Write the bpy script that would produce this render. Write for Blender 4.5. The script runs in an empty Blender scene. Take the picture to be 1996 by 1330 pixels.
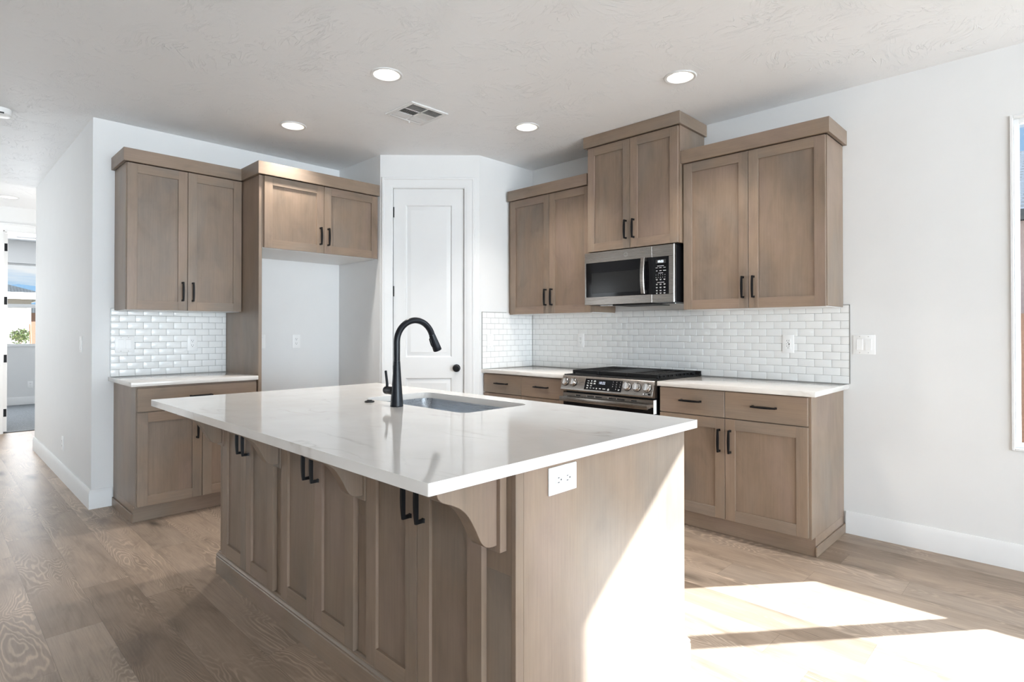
import bpy, bmesh, math, random
from mathutils import Vector, Matrix
random.seed(7)
C = bpy.context.scene.collection
SC = bpy.context.scene
R = math.radians
PI = math.pi

# ------------------------------------------------------------------ camera, world, light
cam_d = bpy.data.cameras.new('camera')
cam = bpy.data.objects.new('camera', cam_d)
C.objects.link(cam)
cam.location = (4.9076, -3.9849, 1.2443)
cam.rotation_euler = (R(90 + 0.4526), 0, R(44.2992))
cam_d.sensor_fit = 'HORIZONTAL'
cam_d.sensor_width = 36
cam_d.lens = 1123.2179 / 1996 * 36
cam_d.shift_y = -(665 - 635.3519) / 1996
cam_d.clip_start = 0.05
cam_d.clip_end = 400
SC.camera = cam

SC.view_settings.view_transform = 'Standard'
SC.view_settings.look = 'None'
SC.view_settings.gamma = 1
SC.view_settings.use_curve_mapping = False
SC.view_settings.exposure = 0.24
try:
    SC.cycles.max_bounces = 10
    SC.cycles.diffuse_bounces = 6
    SC.cycles.glossy_bounces = 4
    SC.cycles.transparent_max_bounces = 12
    SC.cycles.sample_clamp_indirect = 6
    SC.cycles.use_denoising = True
except Exception:
    pass

SUN = 27.0
EAST = 1120.0
LAMP = 72.0
WORLD = 0.8
SIDE_FILL = 540.0


def lamp(name, kind, loc, energy, color=(1, 1, 1), rot=(0, 0, 0), **kw):
    d = bpy.data.lights.new(name, kind)
    d.energy = energy
    d.color = color
    for k, v in kw.items():
        setattr(d, k, v)
    o = bpy.data.objects.new(name, d)
    C.objects.link(o)
    o.location = loc
    o.rotation_euler = rot
    return o


sun_dir = Vector((-0.625, -0.780, -0.5615)).normalized()
sun = lamp('sun', 'SUN', (12, 12, 9), SUN, (0.86, 0.945, 1.0), angle=R(0.53))
sun.rotation_euler = sun_dir.to_track_quat('-Z', 'Y').to_euler()
# daylight through the glass doors of the living room behind the camera
lamp('daylight_east', 'AREA', (13.9, -4.5, 1.3), EAST, (0.75, 0.885, 1.0), (0, R(90 + 48), 0),
     shape='RECTANGLE', size=2.3, size_y=7.2)
lamp('daylight_bedroom', 'AREA', (-7.5, -3.3, 1.7), 70, (0.92, 0.96, 1.0), (0, R(-90), 0),
     shape='RECTANGLE', size=1.3, size_y=1.4)
o = lamp('fill_side_yard', 'AREA', (7.6, 3.4, 3.4), SIDE_FILL, (0.70, 0.86, 1.0), shape='DISK', size=3.0)  # unseen lamp outdoors, added to brighten the island end like extra sky
o.rotation_euler = (Vector((3.9, -2.4, 0.4)) - Vector((7.6, 3.4, 3.4))).to_track_quat('-Z', 'Y').to_euler()
lamp('fill_entry', 'AREA', (-2.3, -5.94, 1.35), 38, (0.88, 0.95, 1.0), (R(90 + 25), 0, 0),
     shape='RECTANGLE', size=1.9, size_y=1.8)  # added fill lamp for the hall, set before an added window gap
lamp('fill_passage', 'AREA', (-3.6, -1.3, 1.5), 25, (1, 0.97, 0.93), (R(-90), 0, 0),
     shape='RECTANGLE', size=1.0, size_y=1.8)  # added fill lamp for the hall; the passage has no window here


# ------------------------------------------------------------------ node helpers
class NT:
    def __init__(self, tree):
        self.t = tree

    def __call__(self, typ, props=None, **ins):
        n = self.t.nodes.new(typ)
        for k, v in (props or {}).items():
            setattr(n, k, v)
        for k, v in ins.items():
            key = int(k[1:]) if (k[0] == 'i' and k[1:].isdigit()) else k.replace('_', ' ')
            s = n.inputs[key]
            if isinstance(v, bpy.types.NodeSocket):
                self.t.links.new(v, s)
            else:
                s.default_value = v
        return n

    def math(self, op, a, b=0.0, c=None):
        n = self('ShaderNodeMath', {'operation': op}, i0=a, i1=b)
        if c is not None:
            if isinstance(c, bpy.types.NodeSocket):
                self.t.links.new(c, n.inputs[2])
            else:
                n.inputs[2].default_value = c
        return n.outputs[0]

    def vmath(self, op, a, b=None, out=0):
        n = self('ShaderNodeVectorMath', {'operation': op}, i0=a)
        if b is not None:
            if isinstance(b, bpy.types.NodeSocket):
                self.t.links.new(b, n.inputs[1])
            else:
                n.inputs[1].default_value = b
        return n.outputs[out]

    def mix(self, fac, a, b, blend='MIX'):
        n = self.t.nodes.new('ShaderNodeMix')
        n.data_type = 'RGBA'
        n.blend_type = blend
        for i, v in ((0, fac), (6, a), (7, b)):
            if isinstance(v, bpy.types.NodeSocket):
                self.t.links.new(v, n.inputs[i])
            else:
                n.inputs[i].default_value = v if i == 0 else (tuple(v) + (1,) if len(v) == 3 else v)
        return n.outputs[2]

    def ramp(self, fac, stops, interp='LINEAR'):
        n = self('ShaderNodeValToRGB', Fac=fac)
        cr = n.color_ramp
        cr.interpolation = interp
        while len(cr.elements) < len(stops):
            cr.elements.new(0.5)
        for e, (p, c) in zip(cr.elements, stops):
            e.position = p
            e.color = (c, c, c, 1) if isinstance(c, (int, float)) else tuple(c) + (1,)
        return n.outputs[0]

    def noise(self, vec, scale, detail=3, rough=0.55, dist=0.0, out=0):
        n = self('ShaderNodeTexNoise', Vector=vec, Scale=scale, Detail=detail, Roughness=rough, Distortion=dist)
        return n.outputs[out]


def new_mat(name):
    m = bpy.data.materials.new(name)
    m.use_nodes = True
    nt = NT(m.node_tree)
    b = m.node_tree.nodes['Principled BSDF']
    return m, nt, b


def link(nt, a, b):
    nt.t.links.new(a, b)


def plain(name, col, rough=0.5, metal=0.0, noise=0.0, scale=20, bump=0.0, spec=None, emit=None):
    m, nt, b = new_mat(name)
    b.inputs['Base Color'].default_value = tuple(col) + (1,)
    b.inputs['Roughness'].default_value = rough
    b.inputs['Metallic'].default_value = metal
    if spec is not None:
        b.inputs['Specular IOR Level'].default_value = spec
    if noise or bump:
        tc = nt('ShaderNodeTexCoord').outputs['Object']
        n = nt.noise(tc, scale, 4)
        if noise:
            k = nt.ramp(n, [(0.3, 1 - noise), (0.7, 1 + noise)])
            link(nt, nt.mix(1.0, col, k, 'MULTIPLY'), b.inputs['Base Color'])
        if bump:
            bp = nt('ShaderNodeBump', Strength=bump, Distance=0.01, Height=n)
            link(nt, bp.outputs[0], b.inputs['Normal'])
    if emit:
        b.inputs['Emission Color'].default_value = tuple(emit[0]) + (1,)
        b.inputs['Emission Strength'].default_value = emit[1]
    return m


def make_wood(name, axis, base=(0.256, 0.184, 0.131), dark=0.62):
    """stained maple, grain along local axis (0 = along, 1 = up, 2 = out)"""
    m, nt, b = new_mat(name)
    tc = nt('ShaderNodeTexCoord').outputs['Object']
    rnd = nt('ShaderNodeObjectInfo').outputs['Random']
    isl = nt('ShaderNodeNewGeometry').outputs['Random Per Island']
    s = nt.math('ADD', nt.math('MULTIPLY', rnd, 37.0), nt.math('MULTIPLY', isl, 23.0))
    off = nt('ShaderNodeCombineXYZ', X=s, Y=nt.math('MULTIPLY', s, 1.7), Z=s).outputs[0]
    p = nt.vmath('ADD', tc, off)
    sc1 = [3.4, 3.4, 3.4]
    sc1[axis] = 1.7
    sc2 = [130.0, 130.0, 130.0]
    sc2[axis] = 3.5
    sc3 = [9.0, 9.0, 9.0]
    sc3[axis] = 1.6
    blotch = nt.noise(nt.vmath('MULTIPLY', p, tuple(sc1)), 1.7, 4, 0.6, 0.6)
    grain = nt.noise(nt.vmath('MULTIPLY', p, tuple(sc2)), 1.0, 4, 0.6)
    streak = nt.noise(nt.vmath('MULTIPLY', p, tuple(sc3)), 1.0, 4, 0.6, 1.2)
    tone = nt.noise(nt.vmath('MULTIPLY', p, tuple(sc1)), 0.9, 2, 0.5, 0.3, 0)
    br = Vector(base)
    c1 = nt.ramp(blotch, [(0.28, tuple(br * dark)), (0.46, tuple(br * 0.92)), (0.62, tuple(br * 1.06)), (0.8, tuple(br * 1.22))])
    # some zones greyer, some pinker
    grey = (br[0] * 0.82, br[0] * 0.69, br[0] * 0.58)
    pink = (br[0] * 1.08, br[0] * 0.77, br[0] * 0.62)
    tint = nt.ramp(tone, [(0.36, grey), (0.5, tuple(br)), (0.66, pink)])
    c2 = nt.mix(0.5, c1, tint)
    g = nt.ramp(grain, [(0.25, 0.90), (0.55, 1.0), (0.8, 1.05)])
    st = nt.ramp(streak, [(0.3, 0.90), (0.5, 1.0), (0.75, 1.07)])
    c3 = nt.mix(1.0, c2, g, 'MULTIPLY')
    c4 = nt.mix(1.0, c3, st, 'MULTIPLY')
    iv = nt.ramp(isl, [(0.0, 0.9), (1.0, 1.1)])
    c5 = nt.mix(1.0, c4, iv, 'MULTIPLY')
    link(nt, c5, b.inputs['Base Color'])
    b.inputs['Roughness'].default_value = 0.38
    b.inputs['Specular IOR Level'].default_value = 0.45
    bp = nt('ShaderNodeBump', Strength=0.06, Distance=0.004, Height=grain)
    link(nt, bp.outputs[0], b.inputs['Normal'])
    return m


WV = make_wood('stained_maple_upright', 1)
WH = make_wood('stained_maple_lengthwise', 0)
WD = make_wood('stained_maple_crosswise', 2)


def make_floor():
    m, nt, b = new_mat('plank_floor')
    pos = nt('ShaderNodeTexCoord').outputs['Object']
    sx = nt('ShaderNodeSeparateXYZ', Vector=pos)
    x, y = sx.outputs[0], sx.outputs[1]
    W, L = 0.1915, 1.52
    yr = nt.math('DIVIDE', nt.math('ADD', y, 0.183), W)
    row = nt.math('FLOOR', yr)
    fy = nt.math('FRACT', yr)
    rr = nt('ShaderNodeTexWhiteNoise', {'noise_dimensions': '1D'}, W=row)
    xs = nt.math('DIVIDE', nt.math('ADD', x, nt.math('MULTIPLY', rr.outputs[0], 7.3)), L)
    col = nt.math('FLOOR', xs)
    fx = nt.math('FRACT', xs)
    idv = nt('ShaderNodeCombineXYZ', X=row, Y=col).outputs[0]
    wn = nt('ShaderNodeTexWhiteNoise', {'noise_dimensions': '3D'}, Vector=idv)
    rc = wn.outputs[0]
    rcol = wn.outputs[1]
    off = nt.vmath('SCALE', rcol, None)
    off.node.inputs['Scale'].default_value = 40.0
    p = nt.vmath('ADD', pos, off)
    # cathedral figure: rings of a stretched, warped field
    warp = nt.noise(nt.vmath('MULTIPLY', p, (1.6, 7.0, 1.0)), 1.0, 3, 0.5, 0.0, 1)
    pw = nt.vmath('ADD', nt.vmath('MULTIPLY', p, (0.55, 5.2, 1.0)), nt.vmath('MULTIPLY', warp, (0.7, 0.9, 0.0)))
    vk = nt('ShaderNodeTexVoronoi', Vector=nt.vmath('ADD', nt.vmath('MULTIPLY', p, (0.95, 3.4, 1.0)), nt.vmath('MULTIPLY', warp, (0.22, 0.30, 0))), Scale=1.25)
    kd = vk.outputs['Distance']
    field = nt.math('ADD', nt.math('MULTIPLY', nt.noise(pw, 1.15, 1.5, 0.4), 0.75), nt.math('MULTIPLY', kd, 0.40))
    wob = nt.noise(nt.vmath('MULTIPLY', p, (14, 70, 1)), 1.0, 2)
    rings = nt.math('SINE', nt.math('ADD', nt.math('MULTIPLY', field, 300.0), nt.math('MULTIPLY', wob, 3.0)))
    ringm = nt.ramp(nt.noise(nt.vmath('MULTIPLY', p, (1.0, 3.4, 1.0)), 1.5, 2), [(0.45, 0.0), (0.60, 1.0)])
    fine = nt.noise(nt.vmath('MULTIPLY', p, (5.0, 150.0, 1.0)), 1.0, 4, 0.6)
    blot = nt.noise(nt.vmath('MULTIPLY', p, (1.5, 6.0, 1.0)), 1.6, 4, 0.6, 0.5)
    base = nt.ramp(rc, [(0.0, (0.268, 0.198, 0.146)), (0.3, (0.345, 0.262, 0.198)), (0.55, (0.400, 0.305, 0.232)),
                        (0.8, (0.330, 0.258, 0.202)), (1.0, (0.455, 0.352, 0.268))])
    c = nt.mix(1.0, base, nt.ramp(blot, [(0.25, (0.60, 0.58, 0.56)), (0.45, (0.95, 0.94, 0.93)), (0.7, (1.14, 1.14, 1.14))]), 'MULTIPLY')
    c = nt.mix(1.0, c, nt.ramp(fine, [(0.3, 0.87), (0.6, 1.04)]), 'MULTIPLY')
    rv = nt.ramp(nt.math('MULTIPLY_ADD', rings, 0.5, 0.5), [(0.30, 0.86), (0.62, 0.95), (0.95, 1.32)])
    c = nt.mix(ringm, c, nt.mix(1.0, c, rv, 'MULTIPLY'))
    # knots
    kn = nt.ramp(kd, [(0.03, 0.26), (0.09, 0.55), (0.15, 0.84), (0.25, 1.0)])
    ks = nt('ShaderNodeSeparateColor', Color=vk.outputs['Color']).outputs[0]
    kmask = nt.math('GREATER_THAN', ks, 0.40)
    c = nt.mix(kmask, c, nt.mix(1.0, c, kn, 'MULTIPLY'))
    # seams
    dy = nt.math('MULTIPLY', nt.math('MINIMUM', fy, nt.math('SUBTRACT', 1.0, fy)), W)
    dx = nt.math('MULTIPLY', nt.math('MINIMUM', fx, nt.math('SUBTRACT', 1.0, fx)), L)
    ds = nt.math('MINIMUM', dx, dy)
    seam = nt.ramp(nt.math('MULTIPLY', ds, 100.0), [(0.04, 0.60), (0.11, 1.0)])
    c = nt.mix(1.0, c, seam, 'MULTIPLY')
    link(nt, c, b.inputs['Base Color'])
    b.inputs['Roughness'].default_value = 0.42
    b.inputs['Specular IOR Level'].default_value = 0.4
    h = nt.math('ADD', nt.math('MULTIPLY', fine, 0.4), seam)
    bp = nt('ShaderNodeBump', Strength=0.12, Distance=0.002, Height=h)
    link(nt, bp.outputs[0], b.inputs['Normal'])
    return m


def make_ceiling():
    m, nt, b = new_mat('trowelled_ceiling_paint')
    pos = nt('ShaderNodeTexCoord').outputs['Object']
    w = nt.noise(pos, 1.1, 2, 0.5, 0, 1)
    p = nt.vmath('ADD', pos, nt.vmath('MULTIPLY', w, (0.9, 0.9, 0)))
    n1 = nt.noise(nt.vmath('MULTIPLY', p, (9.0, 3.6, 1)), 1.5, 4, 0.55, 1.3)
    n2 = nt.noise(nt.vmath('MULTIPLY', p, (4.0, 11.0, 1)), 1.5, 4, 0.55, 1.3)
    r1 = nt.ramp(nt.math('ABSOLUTE', nt.math('SUBTRACT', n1, 0.5)), [(0.0, 1.0), (0.02, 0.0)])
    r2 = nt.ramp(nt.math('ABSOLUTE', nt.math('SUBTRACT', n2, 0.5)), [(0.0, 1.0), (0.02, 0.0)])
    msk = nt.ramp(nt.noise(pos, 2.3, 2), [(0.4, 0.0), (0.6, 1.0)])
    h0 = nt.math('ADD', nt.math('MULTIPLY', r1, msk), nt.math('MULTIPLY', r2, nt.math('SUBTRACT', 1.0, msk)))
    h = nt.math('MULTIPLY', h0, nt.ramp(nt.noise(pos, 5.5, 3, 0.6), [(0.44, 0.1), (0.62, 1.0)]))
    bp = nt('ShaderNodeBump', Strength=0.6, Distance=0.006, Height=h)
    link(nt, bp.outputs[0], b.inputs['Normal'])
    b.inputs['Base Color'].default_value = (0.88, 0.892, 0.905, 1)
    b.inputs['Roughness'].default_value = 0.55
    b.inputs['Specular IOR Level'].default_value = 0.3
    return m


def make_quartz():
    m, nt, b = new_mat('veined_white_quartz')
    pos = nt('ShaderNodeTexCoord').outputs['Object']
    w = nt.noise(pos, 1.6, 4, 0.55, 0, 1)
    p = nt.vmath('ADD', nt.vmath('MULTIPLY', pos, (0.55, 2.2, 1)), nt.vmath('MULTIPLY', w, (0.55, 0.55, 0.3)))
    n = nt.noise(p, 2.0, 3, 0.5)
    v = nt.ramp(nt.math('ABSOLUTE', nt.math('SUBTRACT', n, 0.5)), [(0.0, 1.0), (0.006, 0.25), (0.02, 0.0)])
    msk = nt.ramp(nt.noise(pos, 3.1, 3), [(0.5, 0.0), (0.68, 1.0)])
    cl = nt.noise(pos, 5.0, 3)
    base = nt.mix(nt.ramp(cl, [(0.35, 0.0), (0.7, 1.0)]), (0.70, 0.668, 0.630), (0.75, 0.722, 0.690))
    c = nt.mix(nt.math('MULTIPLY', nt.math('MULTIPLY', v, msk), 0.55), base, (0.42, 0.37, 0.32))
    link(nt, c, b.inputs['Base Color'])
    b.inputs['Roughness'].default_value = 0.07
    b.inputs['Specular IOR Level'].default_value = 0.55
    return m


def make_steel(name, col, rough, axis=0):
    m, nt, b = new_mat(name)
    tc = nt('ShaderNodeTexCoord').outputs['Object']
    sc = [400.0, 400.0, 400.0]
    sc[axis] = 4.0
    n = nt.noise(nt.vmath('MULTIPLY', tc, tuple(sc)), 1.0, 2)
    b.inputs['Base Color'].default_value = tuple(col) + (1,)
    b.inputs['Metallic'].default_value = 1.0
    link(nt, nt.ramp(n, [(0.3, rough * 0.8), (0.7, rough * 1.2)]), b.inputs['Roughness'])
    bp = nt('ShaderNodeBump', Strength=0.008, Distance=0.001, Height=n)
    link(nt, bp.outputs[0], b.inputs['Normal'])
    return m


def make_glass():
    m = bpy.data.materials.new('window_glass')
    m.use_nodes = True
    t = m.node_tree
    t.nodes.remove(t.nodes['Principled BSDF'])
    nt = NT(t)
    out = [n for n in t.nodes if n.type == 'OUTPUT_MATERIAL'][0]
    tr = nt('ShaderNodeBsdfTransparent', Color=(0.97, 0.98, 0.98, 1))
    gl = nt('ShaderNodeBsdfGlossy', Roughness=0.02)
    lw = nt('ShaderNodeLayerWeight', Blend=0.5).outputs['Facing']
    fr = nt.math('MULTIPLY_ADD', nt.math('POWER', lw, 5.0), 0.7, 0.035)
    mx = nt('ShaderNodeMixShader', i0=fr, i1=tr.outputs[0], i2=gl.outputs[0])
    t.links.new(mx.outputs[0], out.inputs[0])
    return m


def make_roof(name, col, scale):
    m, nt, b = new_mat(name)
    tc = nt('ShaderNodeTexCoord').outputs['Object']
    br = nt('ShaderNodeTexBrick', Vector=nt.vmath('MULTIPLY', tc, (1, 1, 1)), Scale=scale)
    br.inputs['Color1'].default_value = tuple(col) + (1,)
    br.inputs['Color2'].default_value = tuple(Vector(col) * 0.7) + (1,)
    br.inputs['Mortar'].default_value = tuple(Vector(col) * 0.35) + (1,)
    br.inputs['Mortar Size'].default_value = 0.05
    link(nt, br.outputs[0], b.inputs['Base Color'])
    b.inputs['Roughness'].default_value = 0.75
    return m


def make_foliage():
    m, nt, b = new_mat('tree_leaves')
    isl = nt('ShaderNodeNewGeometry').outputs['Random Per Island']
    link(nt, nt.ramp(isl, [(0, (0.05, 0.09, 0.02)), (0.6, (0.12, 0.17, 0.045)), (1, (0.24, 0.27, 0.08))]), b.inputs['Base Color'])
    b.inputs['Roughness'].default_value = 0.6
    return m


M = dict(
    wall=plain('wall_paint', (0.74, 0.74, 0.735), 0.5, noise=0.008, scale=6, bump=0.03, spec=0.3),
    trim=plain('trim_paint', (0.745, 0.747, 0.745), 0.38, noise=0.008, scale=8),
    ceil=make_ceiling(), floor=make_floor(), quartz=make_quartz(), glass=make_glass(),
    tile=plain('white_glazed_tile', (0.80, 0.80, 0.79), 0.16, noise=0.015, scale=14),
    grout=plain('grey_grout', (0.36, 0.355, 0.345), 0.85, noise=0.05, scale=60),
    edge=plain('tile_edge_metal', (0.36, 0.36, 0.35), 0.4, 0.7, noise=0.05, scale=30),
    black=plain('matte_black_metal', (0.006, 0.006, 0.007), 0.40, 0.0, noise=0.1, scale=60, spec=0.22),
    faucet=plain('satin_black_faucet_finish', (0.004, 0.005, 0.008), 0.30, 0.0, noise=0.1, scale=60, spec=0.28),
    iron=plain('cast_iron', (0.006, 0.006, 0.0065), 0.5, 0.0, noise=0.2, scale=90, spec=0.3),
    plate=plain('white_plastic', (0.85, 0.85, 0.845), 0.33, noise=0.006, scale=20),
    slot=plain('dark_slot', (0.02, 0.02, 0.02), 0.6, noise=0.1, scale=50),
    steel=make_steel('brushed_slate_steel', (0.345, 0.315, 0.288), 0.27, 0),
    chrome=make_steel('bright_steel', (0.80, 0.80, 0.80), 0.14, 0),
    sink=make_steel('satin_sink_steel', (0.55, 0.56, 0.58), 0.30, 0),
    bglass=plain('black_glass', (0.005, 0.005, 0.006), 0.07, 0.0, noise=0.05, scale=10, spec=0.28),
    mesh_screen=plain('oven_window_screen', (0.014, 0.014, 0.014), 0.14, 0.0, noise=0.1, scale=200, spec=0.28),
    white=plain('white_melamine', (0.80, 0.80, 0.79), 0.4, noise=0.006, scale=10),
    ink=plain('white_print', (0.75, 0.75, 0.75), 0.5, noise=0.02, scale=50),
    digit=plain('lit_display', (0.8, 0.9, 1.0), 0.4, emit=((0.75, 0.88, 1.0), 2.2)),
    digit_dim=plain('dim_lit_display', (0.55, 0.6, 0.7), 0.4, emit=((0.6, 0.68, 0.85), 0.55)),
    lens=plain('lamp_lens', (1, 0.95, 0.86), 0.5, emit=((1.0, 0.94, 0.84), 4.0)),
    cone=plain('lamp_reflector', (0.95, 0.93, 0.88), 0.35, noise=0.005),
    dark=plain('dark_metal_duct_shade', (0.05, 0.05, 0.05), 0.7, noise=0.1),  # dark metal; also paints the shade inside the ceiling vents
    carpet=plain('grey_carpet', (0.185, 0.20, 0.215), 0.95, noise=0.35, scale=90, bump=0.5),
    stucco=plain('cream_stucco', (0.30, 0.275, 0.235), 0.9, noise=0.06, scale=30, bump=0.2),
    stucco_pink=plain('pink_stucco', (0.42, 0.31, 0.28), 0.9, noise=0.06, scale=30, bump=0.2),
    block=plain('brown_block', (0.20, 0.105, 0.065), 0.9, noise=0.12, scale=25, bump=0.3),
    fascia=plain('roof_fascia', (0.62, 0.60, 0.56), 0.6, noise=0.03),
    roof=make_roof('slate_roof_tile', (0.045, 0.05, 0.055), 3.0),
    roof_blue=make_roof('blue_grey_roof_tile', (0.16, 0.19, 0.24), 2.4),
    ground=plain('desert_gravel', (0.42, 0.36, 0.30), 0.95, noise=0.2, scale=8, bump=0.3),
    bark=plain('tree_bark', (0.16, 0.11, 0.07), 0.9, noise=0.2, scale=40, bump=0.3),
    stake=plain('wooden_stake', (0.36, 0.17, 0.085), 0.8, noise=0.15, scale=30),
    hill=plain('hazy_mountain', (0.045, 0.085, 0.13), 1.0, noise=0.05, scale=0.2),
    leaf=make_foliage(),
)
M['WV'], M['WH'], M['WD'] = WV, WH, WD

# sky with broken cloud
W = bpy.data.worlds.new('sky')
SC.world = W
W.use_nodes = True
wt = NT(W.node_tree)
bg = W.node_tree.nodes['Background']
gen = wt('ShaderNodeTexCoord').outputs['Generated']
wz = wt('ShaderNodeSeparateXYZ', Vector=gen).outputs[2]
blue = wt.ramp(wz, [(0.0, (0.62, 0.80, 0.98)), (0.12, (0.42, 0.68, 0.97)), (0.6, (0.20, 0.42, 0.85))])
cl = wt.noise(wt.vmath('MULTIPLY', gen, (3.0, 3.0, 22.0)), 1.5, 6, 0.6, 0.4)
skyc = wt.mix(wt.ramp(cl, [(0.42, 0.0), (0.62, 0.95)]), blue, (1.02, 1.03, 1.04))
wt.t.links.new(skyc, bg.inputs[0])
bg.inputs[1].default_value = WORLD


# ------------------------------------------------------------------ mesh helpers
class MB:
    def __init__(s):
        s.bm = bmesh.new()

    def _merge(s, tmp, m):
        me = bpy.data.meshes.new('tmp')
        for f in tmp.faces:
            f.material_index = m
        tmp.to_mesh(me)
        tmp.free()
        s.bm.from_mesh(me)
        bpy.data.meshes.remove(me)

    def box(s, x0, x1, y0, y1, z0, z1, m=0, bev=0.0, seg=1):
        t = bmesh.new()
        v = [t.verts.new((x, y, z)) for x in (x0, x1) for y in (y0, y1) for z in (z0, z1)]
        for f in ((0, 1, 3, 2), (4, 6, 7, 5), (0, 4, 5, 1), (2, 3, 7, 6), (0, 2, 6, 4), (1, 5, 7, 3)):
            t.faces.new([v[i] for i in f])
        bmesh.ops.recalc_face_normals(t, faces=t.faces)
        if bev:
            bmesh.ops.bevel(t, geom=list(t.edges), offset=bev, segments=seg, affect='EDGES', profile=0.5)
        s._merge(t, m)
        return s

    def prism(s, poly, axis, a0, a1, m=0, bev=0.0):
        """poly in the other two axes (in cyclic order of xyz without axis), extruded along axis"""
        t = bmesh.new()

        def P(p, a):
            l = list(p)
            l.insert(axis, a)
            return l
        A = [t.verts.new(P(p, a0)) for p in poly]
        B = [t.verts.new(P(p, a1)) for p in poly]
        t.faces.new(A)
        t.faces.new(B[::-1])
        n = len(poly)
        for i in range(n):
            t.faces.new([A[i], B[i], B[(i + 1) % n], A[(i + 1) % n]])
        bmesh.ops.recalc_face_normals(t, faces=t.faces)
        if bev:
            bmesh.ops.bevel(t, geom=list(t.edges), offset=bev, segments=1, affect='EDGES')
        s._merge(t, m)
        return s

    def lathe(s, prof, c=(0, 0, 0), axis='z', seg=32, m=0):
        """prof: (radius, height) list, capped where radius is 0"""
        t = bmesh.new()
        rings = []
        for r, h in prof:
            ring = []
            for i in range(seg if r > 1e-6 else 1):
                a = 2 * PI * i / seg
                q = (r * math.cos(a), r * math.sin(a), h)
                if axis == 'x':
                    q = (q[2], q[0], q[1])
                elif axis == 'y':
                    q = (q[1], q[2], q[0])
                ring.append(t.verts.new((q[0] + c[0], q[1] + c[1], q[2] + c[2])))
            rings.append(ring)
        for a, b in zip(rings, rings[1:]):
            if len(a) == 1 and len(b) == 1:
                continue
            for i in range(seg):
                j = (i + 1) % seg
                if len(a) == 1:
                    t.faces.new([a[0], b[i], b[j]])
                elif len(b) == 1:
                    t.faces.new([a[i], b[0], a[j]])
                else:
                    t.faces.new([a[i], b[i], b[j], a[j]])
        bmesh.ops.recalc_face_normals(t, faces=t.faces)
        s._merge(t, m)
        return s

    def cyl(s, c, r, h, axis='z', seg=24, m=0, bev=0.0):
        p = [(0, 0), (r - bev, 0), (r, bev), (r, h - bev), (r - bev, h), (0, h)] if bev else [(0, 0), (r, 0), (r, h), (0, h)]
        return s.lathe(p, c, axis, seg, m)

    def tube(s, pts, radii, seg=16, m=0, cap=True):
        t = bmesh.new()
        pts = [Vector(p) for p in pts]
        if not isinstance(radii, (list, tuple)):
            radii = [radii] * len(pts)
        rings = []
        ref = None
        for i, p in enumerate(pts):
            d = (pts[min(i + 1, len(pts) - 1)] - pts[max(i - 1, 0)]).normalized()
            if ref is None:
                ref = d.orthogonal().normalized()
            ref = (ref - d * ref.dot(d)).normalized()
            b = d.cross(ref)
            rings.append([t.verts.new(p + (ref * math.cos(2 * PI * k / seg) + b * math.sin(2 * PI * k / seg)) * radii[i]) for k in range(seg)])
        for a, b in zip(rings, rings[1:]):
            for k in range(seg):
                j = (k + 1) % seg
                t.faces.new([a[k], b[k], b[j], a[j]])
        if cap:
            t.faces.new(rings[0][::-1])
            t.faces.new(rings[-1])
        bmesh.ops.recalc_face_normals(t, faces=t.faces)
        s._merge(t, m)
        return s

    def loft(s, secs, m=0):
        """secs: list of closed point loops with equal count"""
        t = bmesh.new()
        rings = [[t.verts.new(p) for p in sec] for sec in secs]
        n = len(rings[0])
        for a, b in zip(rings, rings[1:]):
            for k in range(n):
                j = (k + 1) % n
                t.faces.new([a[k], b[k], b[j], a[j]])
        t.faces.new(rings[0][::-1])
        t.faces.new(rings[-1])
        bmesh.ops.recalc_face_normals(t, faces=t.faces)
        s._merge(t, m)
        return s

    def slab_holes(s, outer, holes, z0, z1, m=0):
        """horizontal slab with holes, outer and holes are lists of (x, y)"""
        t = bmesh.new()

        def loop(pts):
            vs = [t.verts.new((p[0], p[1], z1)) for p in pts]
            es = [t.edges.new((vs[i], vs[(i + 1) % len(vs)])) for i in range(len(vs))]
            return vs, es
        loops = [loop(outer)] + [loop(h) for h in holes]
        edges = [e for l in loops for e in l[1]]
        bmesh.ops.triangle_fill(t, use_beauty=True, use_dissolve=False, edges=edges)
        top = list(t.faces)
        mp = {}
        for l in loops:
            for v in l[0]:
                mp[v] = t.verts.new((v.co.x, v.co.y, z0))
        for f in top:
            t.faces.new([mp[v] for v in reversed(f.verts)])
        for l in loops:
            vs = l[0]
            for i in range(len(vs)):
                a, b = vs[i], vs[(i + 1) % len(vs)]
                t.faces.new([a, b, mp[b], mp[a]])
        bmesh.ops.recalc_face_normals(t, faces=t.faces)
        s._merge(t, m)
        return s

    def build(s, name, mats, parent=None, mat4=None, loc=None, rot=None, smooth=True):
        me = bpy.data.meshes.new(name)
        s.bm.to_mesh(me)
        s.bm.free()
        if not isinstance(mats, (list, tuple)):
            mats = [mats]
        for q in mats:
            me.materials.append(q)
        if smooth:
            me.shade_smooth()
            me.set_sharp_from_angle(angle=R(32))
        o = bpy.data.objects.new(name, me)
        C.objects.link(o)
        if parent:
            o.parent = parent
        if mat4 is not None:
            o.matrix_world = mat4
        if loc is not None:
            o.location = loc
        if rot is not None:
            o.rotation_euler = rot
        return o


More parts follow.
